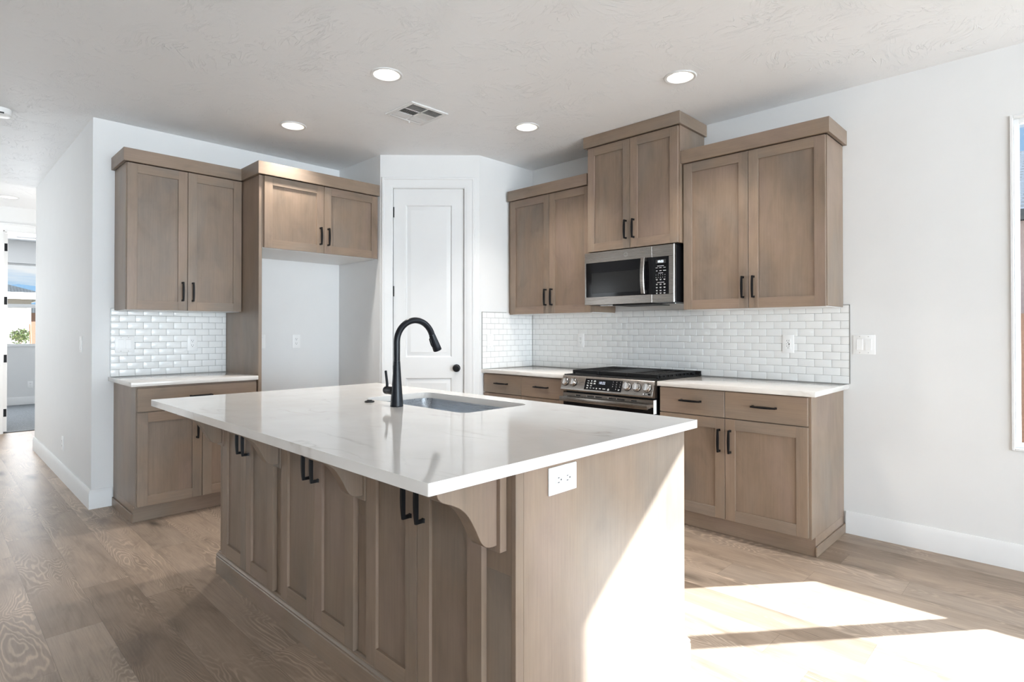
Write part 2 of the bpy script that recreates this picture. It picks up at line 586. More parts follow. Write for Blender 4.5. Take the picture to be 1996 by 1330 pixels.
def sweep(mb, path, prof, P, m=0, flip=1):
    """mitred sweep of profile (offset, height) along an open 2D path; P maps (x, y, h) to a point"""
    path = [Vector(p) for p in path]
    n = len(path)
    ns = []
    for i in range(n - 1):
        d = (path[i + 1] - path[i]).normalized()
        ns.append(Vector((d.y, -d.x)) * flip)
    secs = []
    for i in range(n):
        if i == 0:
            mv = ns[0]
        elif i == n - 1:
            mv = ns[-1]
        else:
            mv = (ns[i - 1] + ns[i]) / (1 + ns[i - 1].dot(ns[i]))
        secs.append([P(path[i].x + mv.x * o, path[i].y + mv.y * o, h) for o, h in prof])
    mb.loft(secs, m)
    return mb


def frame(o, u, n):
    """matrix whose local x runs along u, local y up, local z out along n"""
    u, n = Vector(u).normalized(), Vector(n).normalized()
    m = Matrix.Identity(4)
    for i in range(3):
        m[i][0], m[i][1], m[i][2], m[i][3] = u[i], (0, 0, 1)[i], n[i], o[i]
    return m


def tag(o, label, cat, group=None):
    o['label'] = label
    o['category'] = cat
    if group:
        o['group'] = group
    return o


def thing(name, label, cat, mat4=None, loc=None, group=None):
    o = bpy.data.objects.new(name, None)
    o.empty_display_size = 0.1
    C.objects.link(o)
    if mat4 is not None:
        o.matrix_world = mat4
    if loc is not None:
        o.location = loc
    return tag(o, label, cat, group)


def struct(o, label=None):
    o['kind'] = 'structure'
    if label:
        o['label'] = label
    return o


def text_mesh(txt, size, mat, name, parent, loc, width=1.0, font_align='CENTER'):
    cu = bpy.data.curves.new('t', 'FONT')
    cu.body = txt
    cu.size = size
    cu.align_x = font_align
    cu.align_y = 'CENTER'
    cu.extrude = 0.0003
    ob = bpy.data.objects.new('t', cu)
    C.objects.link(ob)
    dg = bpy.context.evaluated_depsgraph_get()
    me = bpy.data.meshes.new_from_object(ob.evaluated_get(dg))
    me.name = name
    bpy.data.objects.remove(ob)
    bpy.data.curves.remove(cu)
    me.materials.clear()
    me.materials.append(mat)
    o = bpy.data.objects.new(name, me)
    C.objects.link(o)
    o.parent = parent
    o.location = loc
    o.scale = (width, 1, 1)
    return o


def FL(y, z=0.0, x=0.0):            # frame on the left kitchen wall, local x = +y
    return frame((x, y, z), (0, 1, 0), (1, 0, 0))


def FR(x, z=0.0, y=0.0):            # frame on the right kitchen wall, local x = +x
    return frame((x, y, z), (1, 0, 0), (0, -1, 0))


H = 2.738
XQ = 1.284          # pantry return wall
YE = -3.154         # hall side of the left wall end
XE, YS = 14.0, -9.0  # east and south walls of the living room

# ------------------------------------------------------------------ room shell
lights_at = [(2.045, -2.098, 0.085), (3.254, -0.871, 0.085), (0.837, -2.101, 0.085), (2.040, -0.890, 0.085), (-3.62, -3.31, 0.085)]


def circle(cx, cy, r, n=28):
    return [(cx + r * math.cos(2 * PI * i / n), cy + r * math.sin(2 * PI * i / n)) for i in range(n)]


struct(MB().box(-4.36, XE, YS, 0.0, -0.06, 0.0).build('floor', M['floor']))
struct(MB().box(-7.68, -4.36, -5.2, -1.0, -0.06, 0.004).build('floor', M['carpet']))
struct(MB().slab_holes([(-7.8, YS), (XE, YS), (XE, 0.14), (-7.8, 0.14)], [circle(x, y, 0.077) for x, y, r in lights_at], H, H + 0.12)
       .build('ceiling', M['ceil']))
# kitchen walls
struct(MB().box(-0.12, 0, YE, 0, 0, H).build('wall_left', M['wall']))
struct(MB().box(-2.863, -0.12, YE, YE + 0.12, 0, H).build('wall_hall', M['wall']))
struct(MB().box(-2.863, -2.743, YE + 0.12, -1.1, 0, H).build('wall_passage', M['wall']))
struct(MB().box(-4.42, -2.743, -1.1, -1.0, 0, H).build('wall_passage_end', M['wall']))
wx0, wx1, wz0, wz1 = 4.683, 6.07, 0.63, 2.356
struct(MB().box(0, wx0, 0, 0.14, 0, H).box(wx1, 7.8, 0, 0.14, 0, H).box(9.4, XE, 0, 0.14, 0, H).box(7.8, 9.4, 0, 0.14, 2.4, H).box(wx0, wx1, 0, 0.14, 0, wz0).box(wx0, wx1, 0, 0.14, wz1, H)  # far opening is unseen, added so sun bounces up to the ceiling
       .build('wall_right', M['wall']))
# pantry corner
P1 = Vector((0.6875, -1.266, 0))
DG = frame(P1, (1, 1, 0), (1, -1, 0))
LD = 0.8435
w = struct(MB().box(0, 0.109, 0, H, -0.1, 0).box(0.713, LD, 0, H, -0.1, 0).box(0.109, 0.713, 2.456, H, -0.1, 0)
           .build('wall_pantry', M['wall'], mat4=DG))
struct(MB().box(0, P1.x, P1.y, P1.y + 0.1, 0, H).build('wall_pantry_side', M['wall']))
P2 = DG @ Vector((LD, 0, 0))
struct(MB().box(P2.x - 0.1, P2.x, P2.y, 0, 0, H).build('wall_pantry_return', M['wall']))
XQ = P2.x
# living room behind the camera, with wide glass-door openings
struct(MB().box(XE, XE + 0.14, YS, -8.2, 0, H).box(XE, XE + 0.14, -0.8, 0.14, 0, H).box(XE, XE + 0.14, -8.2, -0.8, 2.45, H)
       .build('wall_east', M['wall']))
struct(MB().box(-7.8, XE + 0.14, YS - 0.14, YS, 0, H).build('wall_south', M['wall']))
struct(MB().box(-4.3, -3.3, -6.14, -6.0, 0, H).box(-1.3, -0.5, -6.14, -6.0, 0, H).box(-3.3, -1.3, -6.14, -6.0, 2.35, H)
       .box(-3.3, -1.3, -6.14, -6.0, 0, 0.4).build('wall_entry_added', M['wall']))  # unseen wall with window gap, added to carry the hall fill lamp
# hall end wall with bedroom doorway, bedroom
struct(MB().box(-4.42, -4.30, YS, -3.30, 0, H).box(-4.42, -4.30, -2.46, -1.0, 0, H).box(-4.42, -4.30, -3.30, -2.46, 2.45, H)
       .build('wall_hall_end', M['wall']))
bz0, bz1 = 0.985, 2.365
struct(MB().box(-7.8, -7.68, YS, -3.95, 0, H).box(-7.8, -7.68, -2.45, 0.14, 0, H).box(-7.8, -7.68, -3.95, -2.45, 0, bz0)
       .box(-7.8, -7.68, -3.95, -2.45, bz1, H).build('wall_bedroom', M['wall']))
struct(MB().box(-7.68, -4.42, -5.3, -5.2, 0, H).build('wall_bedroom_south', M['wall']))
struct(MB().box(-7.68, -4.42, -1.0, -0.9, 0, H).build('wall_bedroom_north', M['wall']))

BBP = [(0, 0), (0.015, 0), (0.015, 0.108), (0.011, 0.116), (0.009, 0.128), (0.005, 0.133), (0, 0.133)]


def bb_along_x(x0, x1, y, sgn, name):
    struct(MB().prism([(y + sgn * a, z) for a, z in BBP], 0, x0, x1).build(name, M['trim']))


def bb_along_y(y0, y1, x, sgn, name):
    struct(MB().prism([(x + sgn * a, z) for a, z in BBP], 1, y0, y1).build(name, M['trim']))


bb_along_x(3.896, 7.8, 0.0, -1, 'baseboard_right')
o = sweep(MB(), [(-2.878, YE), (0, YE), (0, -3.034)], BBP, lambda x, y, h: (x, y, h))
struct(o.build('baseboard_left', M['trim']))
bb_along_y(-5.2, -1.0, -7.68, 1, 'baseboard_bedroom')
bb_along_y(YE - 0.0, -1.1, -2.863, -1, 'baseboard_passage')
bb_along_y(-8.4, -3.392, -4.30, 1, 'baseboard_hall')

# pantry door with casing
d1 = MB()
d1.box(0.112, 0.710, 0.008, 2.452, -0.06, -0.038)
# stiles and rails around two raised panels
for (a0, a1, b0, b1) in ((0.112, 0.215, 0.008, 2.452), (0.607, 0.710, 0.008, 2.452), (0.215, 0.607, 2.312, 2.452), (0.215, 0.607, 0.838, 1.016), (0.215, 0.607, 0.008, 0.24)):
    d1.box(a0, a1, b0, b1, -0.038, -0.014)
for (b0, b1) in ((1.016, 2.312), (0.24, 0.838)):
    a0, a1 = 0.215, 0.607
    k = 0.043

    def rect(i, c):
        return [(a0 + i, b0 + i, c), (a1 - i, b0 + i, c), (a1 - i, b1 - i, c), (a0 + i, b1 - i, c)]
    d1.loft([rect(0.0, -0.037), rect(0.0, -0.0145), rect(0.005, -0.022), rect(0.010, -0.0275), rect(k, -0.0165), rect(k + 0.002, -0.0165)])
door1 = struct(d1.build('door_1', M['trim'], mat4=DG), 'white two-panel pantry door in the angled corner')
for b in (2.252, 1.578, 0.90, 0.22):
    MB().cyl((0.109, b - 0.044, -0.010), 0.008, 0.088, 'y', 12).box(0.104, 0.118, b - 0.044, b + 0.044, -0.018, -0.0125).build('hinge', M['black'], door1)
MB().lathe([(0, 0), (0.033, 0), (0.033, 0.006), (0.012, 0.010), (0.012, 0.028), (0.024, 0.034), (0.0285, 0.044), (0.027, 0.056), (0.019, 0.062), (0, 0.063)],
           (0.649, 0.922, -0.014), 'z', 28).build('knob', M['black'], door1)
MB().box(0.7105, 0.7128, 0.893, 0.953, -0.03, -0.013).build('latch_plate', M['black'], door1)
cs = MB()


CPROF = [(0.0, 0.0), (0.0, 0.0105), (0.004, 0.0125), (0.016, 0.0115), (0.022, 0.0145), (0.066, 0.0165), (0.070, 0.0205), (0.084, 0.0205), (0.088, 0.017), (0.088, 0.0)]


def casing(cs, a0, a1, b1, c0=0.0):
    sweep(cs, [(a0, 0), (a0, b1), (a1, b1), (a1, 0)], CPROF, lambda x, y, h: (x, y, c0 + h), flip=-1)


casing(cs, 0.105, 0.717, 2.457)
cs.box(0.103, 0.109, 0, 2.457, -0.1, 0.004).box(0.713, 0.719, 0, 2.457, -0.1, 0.004).box(0.103, 0.719, 2.4525, 2.459, -0.1, 0.004)
struct(cs.build('trim_1', M['trim'], mat4=DG), 'white casing around the pantry door')
# bedroom doorway casing, jamb and hinges
HD = frame((-4.30, -3.30, 0), (0, 1, 0), (1, 0, 0))
cs = MB()
casing(cs, -0.004, 0.844, 2.452)
cs.box(-0.012, 0.006, 0, 2.45, -0.12, 0.004).box(0.834, 0.85, 0, 2.45, -0.12, 0.004).box(-0.01, 0.85, 2.435, 2.452, -0.12, 0.004)
t2 = struct(cs.build('trim_2', M['trim'], mat4=HD), 'white casing of the bedroom doorway at the end of the hall')
bd = MB().box(0.012, 0.047, 0.01, 2.43, -0.90, -0.112, bev=0.0015)
door2 = struct(bd.build('door_2', M['trim'], mat4=HD), 'white bedroom door swung fully open')
for b in (2.258, 1.606, 0.90, 0.24):
    MB().box(0.0155, 0.0435, b - 0.047, b + 0.047, -0.112, -0.1085, bev=0.001).cyl((0.010, b - 0.047, -0.106), 0.0065, 0.094, 'y', 12).build('hinge', M['black'], door2)
struct(MB().box(-4.372, -4.345, -3.30, -2.46, 0.0, 0.008).build('trim_3', M['dark']), 'threshold strip between planks and carpet')


# windows
def window(name, mat4, a0, a1, b0, b1, depth, splits, fw=0.032, vertical=True, ring=True):
    f = MB()
    c1, c0 = -depth, -depth - 0.045
    f.box(a0, a0 + fw, b0, b1, c0, c1, bev=0.002).box(a1 - fw, a1, b0, b1, c0, c1, bev=0.002)
    f.box(a0 + fw, a1 - fw, b0, b0 + fw, c0, c1, bev=0.002).box(a0 + fw, a1 - fw, b1 - fw, b1, c0, c1, bev=0.002)
    cells = []
    if vertical:
        f.box(splits[0], splits[1], b0 + fw, b1 - fw, c0, c1 + 0.004, bev=0.002)
        cells = [(a0 + fw, splits[0], b0 + fw, b1 - fw), (splits[1], a1 - fw, b0 + fw, b1 - fw)]
    else:
        f.box(a0 + fw, a1 - fw, splits[0], splits[1], c0, c1 + 0.004, bev=0.002)
        cells = [(a0 + fw, a1 - fw, b0 + fw, splits[0]), (a0 + fw, a1 - fw, splits[1], b1 - fw)]
    if ring:
        q = 0.013
        f.box(a0 - q, a0, b0 - q, b1 + q, 0, 0.010, bev=0.002).box(a1, a1 + q, b0 - q, b1 + q, 0, 0.010, bev=0.002)
        f.box(a0, a1, b1, b1 + q, 0, 0.010, bev=0.002).box(a0, a1, b0 - q, b0, 0, 0.010, bev=0.002)
    w = struct(f.build(name, M['trim'], mat4=mat4))
    for c in cells:
        MB().box(c[0] - 0.004, c[1] + 0.004, c[2] - 0.004, c[3] + 0.004, -depth - 0.026, -depth - 0.022).build('pane', M['glass'], w)
    return w


window('window_1', frame((0, 0, 0), (1, 0, 0), (0, -1, 0)), wx0, wx1, wz0, wz1, 0.03, (5.275, 5.368), fw=0.022)
window('window_2', frame((-7.68, 0, 0), (0, 1, 0), (1, 0, 0)), -3.95, -2.45, bz0, bz1, 0.04, (1.625, 1.685), vertical=False)


# ------------------------------------------------------------------ handles
def handle_mesh():
    b = MB()
    L = 0.069
    secs = []
    for i in range(13):
        t = -1 + 2 * i / 12
        k = 1 - t * t
        y = t * L
        wdt = 0.0050 + 0.0022 * k
        c0 = 0.0225 + 0.0012 * k
        c1 = 0.0315 + 0.0045 * k
        secs.append([(-wdt, y, c0), (wdt, y, c0), (wdt * 0.7, y, c1), (-wdt * 0.7, y, c1)])
    b.loft(secs)
    for s in (-1, 1):
        y0, y1 = s * (L - 0.011), s * L
        b.loft([[(-0.0062, y0 - s * 0.0015, 0), (0.0062, y0 - s * 0.0015, 0), (0.0062, y1 + s * 0.0008, 0), (-0.0062, y1 + s * 0.0008, 0)],
                [(-0.0045, y0, 0.006), (0.0045, y0, 0.006), (0.0045, y1, 0.006), (-0.0045, y1, 0.006)],
                [(-0.0042, y0, 0.026), (0.0042, y0, 0.026), (0.0042, y1, 0.030), (-0.0042, y1, 0.030)]])
    me = bpy.data.meshes.new('handle')
    b.bm.to_mesh(me)
    b.bm.free()
    me.materials.append(M['black'])
    return me


HM = handle_mesh()


def handle(parent, a, b, c, horiz=False):
    o = bpy.data.objects.new('handle', HM)
    C.objects.link(o)
    o.parent = parent
    o.location = (a, b, c)
    if horiz:
        o.rotation_euler = (0, 0, R(90))
    return o


def shaker(parent, a0, a1, b0, b1, c, hside=None, hz=None, name='door', st=0.06, rl=0.063, t=0.02):
    """shaker door whose back lies at depth c"""
    g = 0.0016
    a0, a1, b0, b1 = a0 + g, a1 - g, b0 + g, b1 - g
    m = MB()
    m.box(a0, a0 + st, b0, b1, c, c + t, 0, 0.0009)
    m.box(a1 - st, a1, b0, b1, c, c + t, 0, 0.0009)
    m.box(a0 + st, a1 - st, b0, b0 + rl, c, c + t - 0.0002, 1, 0.0006)
    m.box(a0 + st, a1 - st, b1 - rl, b1, c, c + t - 0.0002, 1, 0.0006)
    m.box(a0 + st - 0.004, a1 - st + 0.004, b0 + rl - 0.004, b1 - rl + 0.004, c + 0.002, c + t - 0.0105, 0)
    o = m.build(name, [WV, WH], parent)
    if hside is not None:
        a = (a1 - 0.0315) if hside == 'r' else (a0 + 0.0315)
        handle(o, a, hz, c + t)
    return o


def slab_drawer(parent, a0, a1, b0, b1, c, handle_on=True, t=0.02):
    g = 0.0016
    o = MB().box(a0 + g, a1 - g, b0 + g, b1 - g, c, c + t, 0, 0.0012).build('drawer', [WH], parent)
    if handle_on:
        handle(o, (a0 + a1) / 2, (b0 + b1) / 2 + 0.005, c + t, True)
    return o


def crown(parent, a0, a1, d, b0, b1, left=True, right=True, back=0.0, t=0.02):
    """flat board crown standing on the front and ends of a cabinet of depth d"""
    m = MB()
    m.box(a0, a1, b0, b1, d - t, d, 0, 0.0008)
    if left:
        m.box(a0, a0 + t, b0, b1, back, d - t, 1, 0.0008)
    if right:
        m.box(a1 - t, a1, b0, b1, back, d - t, 1, 0.0008)
    m.box(a0 + 0.002, a1 - 0.002, b1 - 0.022, b1 - 0.006, back, d - t, 0)
    return m.build('crown_moulding', [WH, WD], parent)


# ------------------------------------------------------------------ wall cabinets, left wall
U0, U1 = 1.384, 2.386
c = thing('wall_cabinet', 'brown two-door wall cabinet over the short counter at the left', 'cabinet', FL(-3.025, U0), group='brown wall cabinets')
W_ = 0.757
MB().box(0, W_, 0.004, U1 - U0, 0.002, 0.322, 0, 0.0008).box(0.012, W_ - 0.012, 0.0, 0.004, 0.01, 0.315, 1).build('cabinet_body', [WV, M['white']], c)
shaker(c, 0.003, 0.376, 0.0, 1.0, 0.323, 'r', 0.137)
shaker(c, 0.376, 0.752, 0.0, 1.0, 0.323, 'l', 0.137)
crown(c, -0.022, W_ + 0.004, 0.365, 1.002, 1.090, True, False, 0.002)

# tall end panel of the refrigerator bay
tag(MB().box(0, 0.024, 0, U1, 0.002, 0.642, 0, 0.001).build('refrigerator_end_panel', [WV], mat4=FL(-2.2655)),
    'tall brown wood panel between the short counter and the empty refrigerator bay', 'panel')

c = thing('refrigerator_cabinet', 'shallow two-door brown cabinet high over the empty refrigerator bay', 'cabinet', FL(-2.241, 1.852))
W_ = 0.972
MB().box(0, W_, 0.004, U1 - 1.852, 0.002, 0.642, 0, 0.0008).box(0.004, W_ - 0.002, 0.0, 0.004, 0.002, 0.64, 1).build('cabinet_body', [WV, M['white']], c)
shaker(c, 0.006, 0.478, 0.0, 0.532, 0.643, 'r', 0.133)
shaker(c, 0.478, W_ - 0.004, 0.0, 0.532, 0.643, 'l', 0.133)
crown(c, -0.046, W_, 0.686, 0.534, 0.626, True, False, 0.002)

# left base cabinet
c = thing('base_cabinet', 'brown base cabinet under the short counter at the left', 'cabinet', FL(-3.025), group='brown base cabinets')
W_ = 0.757
MB().box(0, W_, 0.105, 0.884, 0.002, 0.608, 0, 0.0008).box(0, W_, 0, 0.105, 0.002, 0.548, 1).build('cabinet_body', [WV, WH], c)
slab_drawer(c, 0.003, 0.754, 0.719, 0.873, 0.609)
shaker(c, 0.003, 0.388, 0.113, 0.716, 0.609, 'r', 0.582)
shaker(c, 0.388, 0.754, 0.113, 0.716, 0.609, 'l', 0.582)
MB().box(-0.010, -0.0002, 0, 0.058, 0.004, 0.556, 0, 0.002).build('shoe_moulding', [WD], c)

tag(MB().box(0, 0.648, -3.059, -2.267, 0.885, 0.914, 0, 0.002, 2).build('worktop', M['quartz']),
    'short white quartz worktop at the left, beside the tall panel', 'worktop', 'white quartz worktops')

# ------------------------------------------------------------------ wall cabinets, right wall
c = thing('wall_cabinet', 'brown two-door wall cabinet between the pantry corner and the microwave', 'cabinet', FR(1.322, U0), group='brown wall cabinets')
W_ = 0.888
MB().box(0, W_, 0.004, U1 - U0, 0.002, 0.318, 0, 0.0008).box(0.012, W_ - 0.012, 0, 0.004, 0.01, 0.31, 1).box(-0.036, 0, 0.0, U1 - U0, 0.25, 0.31).build('cabinet_body', [WV, M['white']], c)
shaker(c, 0.004, 0.4575, 0.0, 1.0, 0.319, 'r', 0.137)
shaker(c, 0.4575, 0.885, 0.0, 1.0, 0.319, 'l', 0.137)
crown(c, -0.004, W_ - 0.022, 0.361, 1.002, 1.090, True, False, 0.002)

c = thing('wall_cabinet', 'tallest brown wall cabinet, above the microwave and reaching the ceiling', 'cabinet', FR(2.210, 1.845), group='brown wall cabinets')
W_ = 0.772
MB().box(0, W_, 0.002, 0.812, 0.002, 0.364, 0, 0.0008).build('cabinet_body', [WV], c)
shaker(c, 0.003, 0.384, 0.0, 0.804, 0.365, 'r', 0.139)
shaker(c, 0.384, 0.765, 0.0, 0.804, 0.365, 'l', 0.139)
crown(c, -0.022, W_ + 0.020, 0.407, 0.807, 0.8915, True, True, 0.002)

c = thing('wall_cabinet', 'brown two-door wall cabinet right of the microwave', 'cabinet', FR(2.985, U0), group='brown wall cabinets')
W_ = 0.900
MB().box(0, W_, 0.004, U1 - U0, 0.002, 0.318, 0, 0.0008).box(0.012, W_ - 0.012, 0, 0.004, 0.01, 0.31, 1).build('cabinet_body', [WV, M['white']], c)
shaker(c, 0.006, 0.4505, 0.0, 1.0, 0.319, 'r', 0.135)
shaker(c, 0.4505, 0.897, 0.0, 1.0, 0.319, 'l', 0.135)
crown(c, 0.0005, W_ + 0.024, 0.361, 1.002, 1.090, False, True, 0.002)

# right wall base cabinets
c = thing('base_cabinet', 'dark brown base cabinet between the pantry corner and the range', 'cabinet', FR(1.292), group='brown base cabinets')
W_ = 0.884
MB().box(0, W_, 0.105, 0.884, 0.002, 0.608, 0, 0.0008).box(0, W_, 0, 0.105, 0.002, 0.548, 1).build('cabinet_body', [WV, WH], c)
slab_drawer(c, 0.003, 0.443, 0.720, 0.877, 0.609)
slab_drawer(c, 0.443, 0.880, 0.720, 0.877, 0.609)
shaker(c, 0.003, 0.443, 0.113, 0.717, 0.609, 'r', 0.582)
shaker(c, 0.443, 0.880, 0.113, 0.717, 0.609, 'l', 0.582)

c = thing('base_cabinet', 'brown base cabinet right of the range, with two drawers over two doors', 'cabinet', FR(2.972), group='brown base cabinets')
W_ = 0.912
MB().box(0, W_, 0.105, 0.884, 0.002, 0.608, 0, 0.0008).box(0, W_, 0, 0.105, 0.002, 0.548, 1).build('cabinet_body', [WV, WH], c)
slab_drawer(c, 0.003, 0.437, 0.720, 0.879, 0.609)
slab_drawer(c, 0.437, 0.900, 0.720, 0.879, 0.609)
shaker(c, 0.003, 0.437, 0.113, 0.717, 0.609, 'r', 0.583)
shaker(c, 0.437, 0.900, 0.113, 0.717, 0.609, 'l', 0.583)
MB().box(W_ + 0.0002, W_ + 0.011, 0, 0.055, 0.004, 0.556, 0, 0.002).build('shoe_moulding', [WD], c)

tag(MB().box(XQ + 0.0005, 2.1905, -0.648, -0.0005, 0.885, 0.914, 0, 0.002, 2).build('worktop', M['quartz']),
    'white quartz worktop in the corner left of the range', 'worktop', 'white quartz worktops')
tag(MB().box(2.9665, 3.915, -0.648, -0.0005, 0.885, 0.914, 0, 0.002, 2).build('worktop', M['quartz']),
    'white quartz worktop right of the range', 'worktop', 'white quartz worktops')


# ------------------------------------------------------------------ subway tile
def backsplash(name, label, mat4, a0, a1, b0, b1, anchor, parity, edges):
    """tiles on a grout bed; joints at anchor + k*pitch on rows of the given parity"""
    pa, pb, g, th = 0.0996, 0.0486, 0.0022, 0.0075
    m = MB()
    m.box(a0, a1, b0, b1, 0.0005, th - 0.0012, 1)
    n = 0
    b = b0
    while b < b1 - 0.01:
        bt = min(b + pb, b1)
        sh = 0.0 if n % 2 == parity else pa / 2
        k = math.floor((a0 - anchor - sh) / pa)
        while True:
            x0, x1 = anchor + sh + k * pa, anchor + sh + (k + 1) * pa
            k += 1
            if x0 > a1 - 0.004:
                break
            x0, x1 = max(x0, a0), min(x1, a1)
            if x1 - x0 < 0.008:
                continue
            e = g / 2
            r = 0.0016

            def q(i, z):
                return [(x0 + e + i, b + e + i, z), (x1 - e - i, b + e + i, z), (x1 - e - i, bt - e - i, z), (x0 + e + i, bt - e - i, z)]
            m.loft([q(0, th - 0.0014), q(0, th - 0.001), q(r * 0.45, th - 0.0002), q(r, th)])
        b += pb
        n += 1
    root = thing(name, label, 'backsplash', mat4, group='subway tile backsplashes')
    m.build('tile_field', [M['tile'], M['grout']], root)
    if edges:
        em = MB()
        for (x0, x1, y0, y1) in edges:
            em.box(x0, x1, y0, y1, 0.0006, th + 0.0008)
        em.build('edge_trim', M['edge'], root)
    return root


B0, B1 = 0.9145, 1.4005
backsplash('tile_backsplash', 'white subway tile backsplash above the short counter at the left', FL(0), -3.044, -2.267, B0, B1, -3.044, 1,
           [(-3.0475, -3.044, B0, B1 + 0.003), (-3.044, -3.02, B1, B1 + 0.003)])
backsplash('tile_backsplash', 'long white subway tile backsplash behind the range', FR(0), XQ + 0.0085, 3.919, B0, B1, 3.919, 0,
           [(3.919, 3.9225, B0, B1 + 0.003), (3.886, 3.919, B1, B1 + 0.003)])
backsplash('tile_backsplash', 'narrow white subway tile backsplash on the pantry side wall', FL(0, 0, XQ), -0.641, -0.0085, B0, B1, -0.641, 0,
           [(-0.6445, -0.641, B0, B1 + 0.003), (-0.641, -0.35, B1, B1 + 0.003)])


# ------------------------------------------------------------------ outlets and switches
def slots(m, cy, c, cx=0.0, rot=False):
    for (dx, dy, w, h) in ((-0.0065, 0.004, 0.0022, 0.008), (0.0065, 0.004, 0.0022, 0.0065), (0.0, -0.007, 0.0045, 0.0045)):
        if rot:
            dx, dy, w, h = dy, -dx, h, w
            dx = -dx if False else dx
        m.box(cx + dx - w / 2, cx + dx + w / 2, cy + dy - h / 2, cy + dy + h / 2, c, c + 0.0006, 1)


def plate_mesh(w, h):
    return MB().box(-w / 2, w / 2, -h / 2, h / 2, 0, 0.0055, 0, 0.0022, 2)


def outlet(label, mat4, deco=False, horiz=False, usb=False, group=None):
    r = thing('outlet', label, 'outlet', mat4, group='white wall outlets')
    w, h = (0.122, 0.077) if horiz else (0.073, 0.118)
    plate_mesh(w, h).build('cover_plate', M['plate'], r)
    m = MB()
    if deco or usb:
        m.box(-0.0165, 0.0165, -0.0335, 0.0335, 0.0045, 0.0068, 0, 0.0008)
        slots(m, 0.017, 0.0068)
        slots(m, -0.019, 0.0068)
        if usb:
            m.box(0.004, 0.010, -0.007, 0.004, 0.0068, 0.0075, 1)
            m.box(-0.011, -0.004, -0.001, 0.001, 0.0068, 0.0075, 1)
        m.build('receptacle', [M['plate'], M['slot']], r)
    else:
        for s in (-1, 1):
            q = MB()
            cx, cy = (s * 0.0195, 0) if horiz else (0, s * 0.0195)
            pts = []
            for i in range(24):
                a = 2 * PI * i / 24
                x, y = 0.0172 * math.cos(a), 0.0172 * math.sin(a)
                if horiz:
                    x = max(-0.0145, min(0.0145, x))
                else:
                    y = max(-0.0145, min(0.0145, y))
                pts.append((cx + x, cy + y))
            q.prism(pts, 2, 0.0045, 0.0072)
            if horiz:
                for (dx, dy, ww, hh) in ((-0.003, -0.0065, 0.008, 0.0022), (-0.003, 0.0065, 0.0065, 0.0022), (0.0075, 0, 0.0045, 0.0045)):
                    q.box(cx + dx - ww / 2, cx + dx + ww / 2, cy + dy - hh / 2, cy + dy + hh / 2, 0.0072, 0.0078, 1)
            else:
                slots(q, cy, 0.0072)
            q.build('receptacle', [M['plate'], M['slot']], r)
    MB().cyl((0, 0, 0.005) if not deco else (0, 0.047, 0.005), 0.0022, 0.0015, 'z', 10).build('screw', M['plate'], r)
    return r


def switch(label, mat4, gangs=1, dimmer=False):
    r = thing('light_switch', label, 'switch', mat4, group='white light switches')
    w = 0.073 if gangs == 1 else 0.118
    plate_mesh(w, 0.118).build('cover_plate', M['plate'], r)
    for g in range(gangs):
        cx = 0 if gangs == 1 else (-0.023 if g == 0 else 0.023)
        MB().box(cx - 0.0168, cx + 0.0168, -0.0335, 0.0335, 0.004, 0.0062, 0, 0.0006).box(cx - 0.0168, cx + 0.0168, 0.0335, 0.0343, 0.0055, 0.0060, 1) \
            .prism([(-0.032, 0.006), (0.032, 0.006), (0.032, 0.0075), (0.0, 0.0072), (-0.032, 0.0105)], 0, cx - 0.0155, cx + 0.0155) \
            .build('paddle', [M['plate'], M['grout']], r)
        for s in (-1, 1):
            MB().cyl((cx, s * 0.0485, 0.005), 0.0024, 0.0012, 'z', 10).build('screw', M['grout'], r)
    return r


T = 0.0078
switch('white double switch on the tile at the left end of the short counter', FL(-2.962, 1.143, T), 2)
outlet('white outlet on the tile above the short counter, near the tall panel', FL(-2.5165, 1.145, T), deco=True)
outlet('white outlet on the back wall of the empty refrigerator bay', FL(-1.679, 1.148, 0.0))
switch('blank white plate half hidden behind the tall panel in the refrigerator bay', FL(-1.986, 1.150, 0.0))
switch('single white switch on tile beside the pantry door', FL(-0.5545, 1.152, XQ + T), 1)
outlet('white outlet on the long tile backsplash, left of the range', FR(1.8585, 1.157, -T), deco=True)
outlet('white outlet with charging port on the long backsplash, right of the range', FR(3.5625, 1.1555, -T), usb=True)
switch('white double switch on the plain wall right of the backsplash', FR(3.997, 1.158, 0.0), 2)
outlet('white outlet turned sideways on the sunlit island end panel', frame((3.8682, -2.718, 0.826), (0, 1, 0), (1, 0, 0)), horiz=True)
switch('white switch on the hallway side of the left wall corner', FR(-0.373, 1.14, YE), 1)
outlet('white outlet low on the hallway wall near the baseboard', FR(-1.145, 0.30, YE))
outlet('white outlet on the bedroom wall under the far window', FL(-2.70, 0.33, -7.68))

# ------------------------------------------------------------------ island
isl = thing('kitchen_island', 'large brown kitchen island with six doors and scalloped corbels', 'island', FR(0, 0, -2.0))
# local: x = world x, y = up, z = -(world y) - 2.0 ; front face at z 0.905
FZ = 0.905
MB().box(1.778, 3.852, 0.0, 0.6, 0.02, FZ, 0, 0.0006).box(1.778, 3.852, 0.6, 0.8835, 0.54, FZ, 0, 0.0006).box(1.778, 2.35, 0.6, 0.8835, 0.02, 0.54, 0).box(3.24, 3.852, 0.6, 0.8835, 0.02, 0.54, 0) \
    .box(2.35, 3.24, 0.6, 0.8835, 0.02, 0.04, 0).build('cabinet_body', [WV], isl)
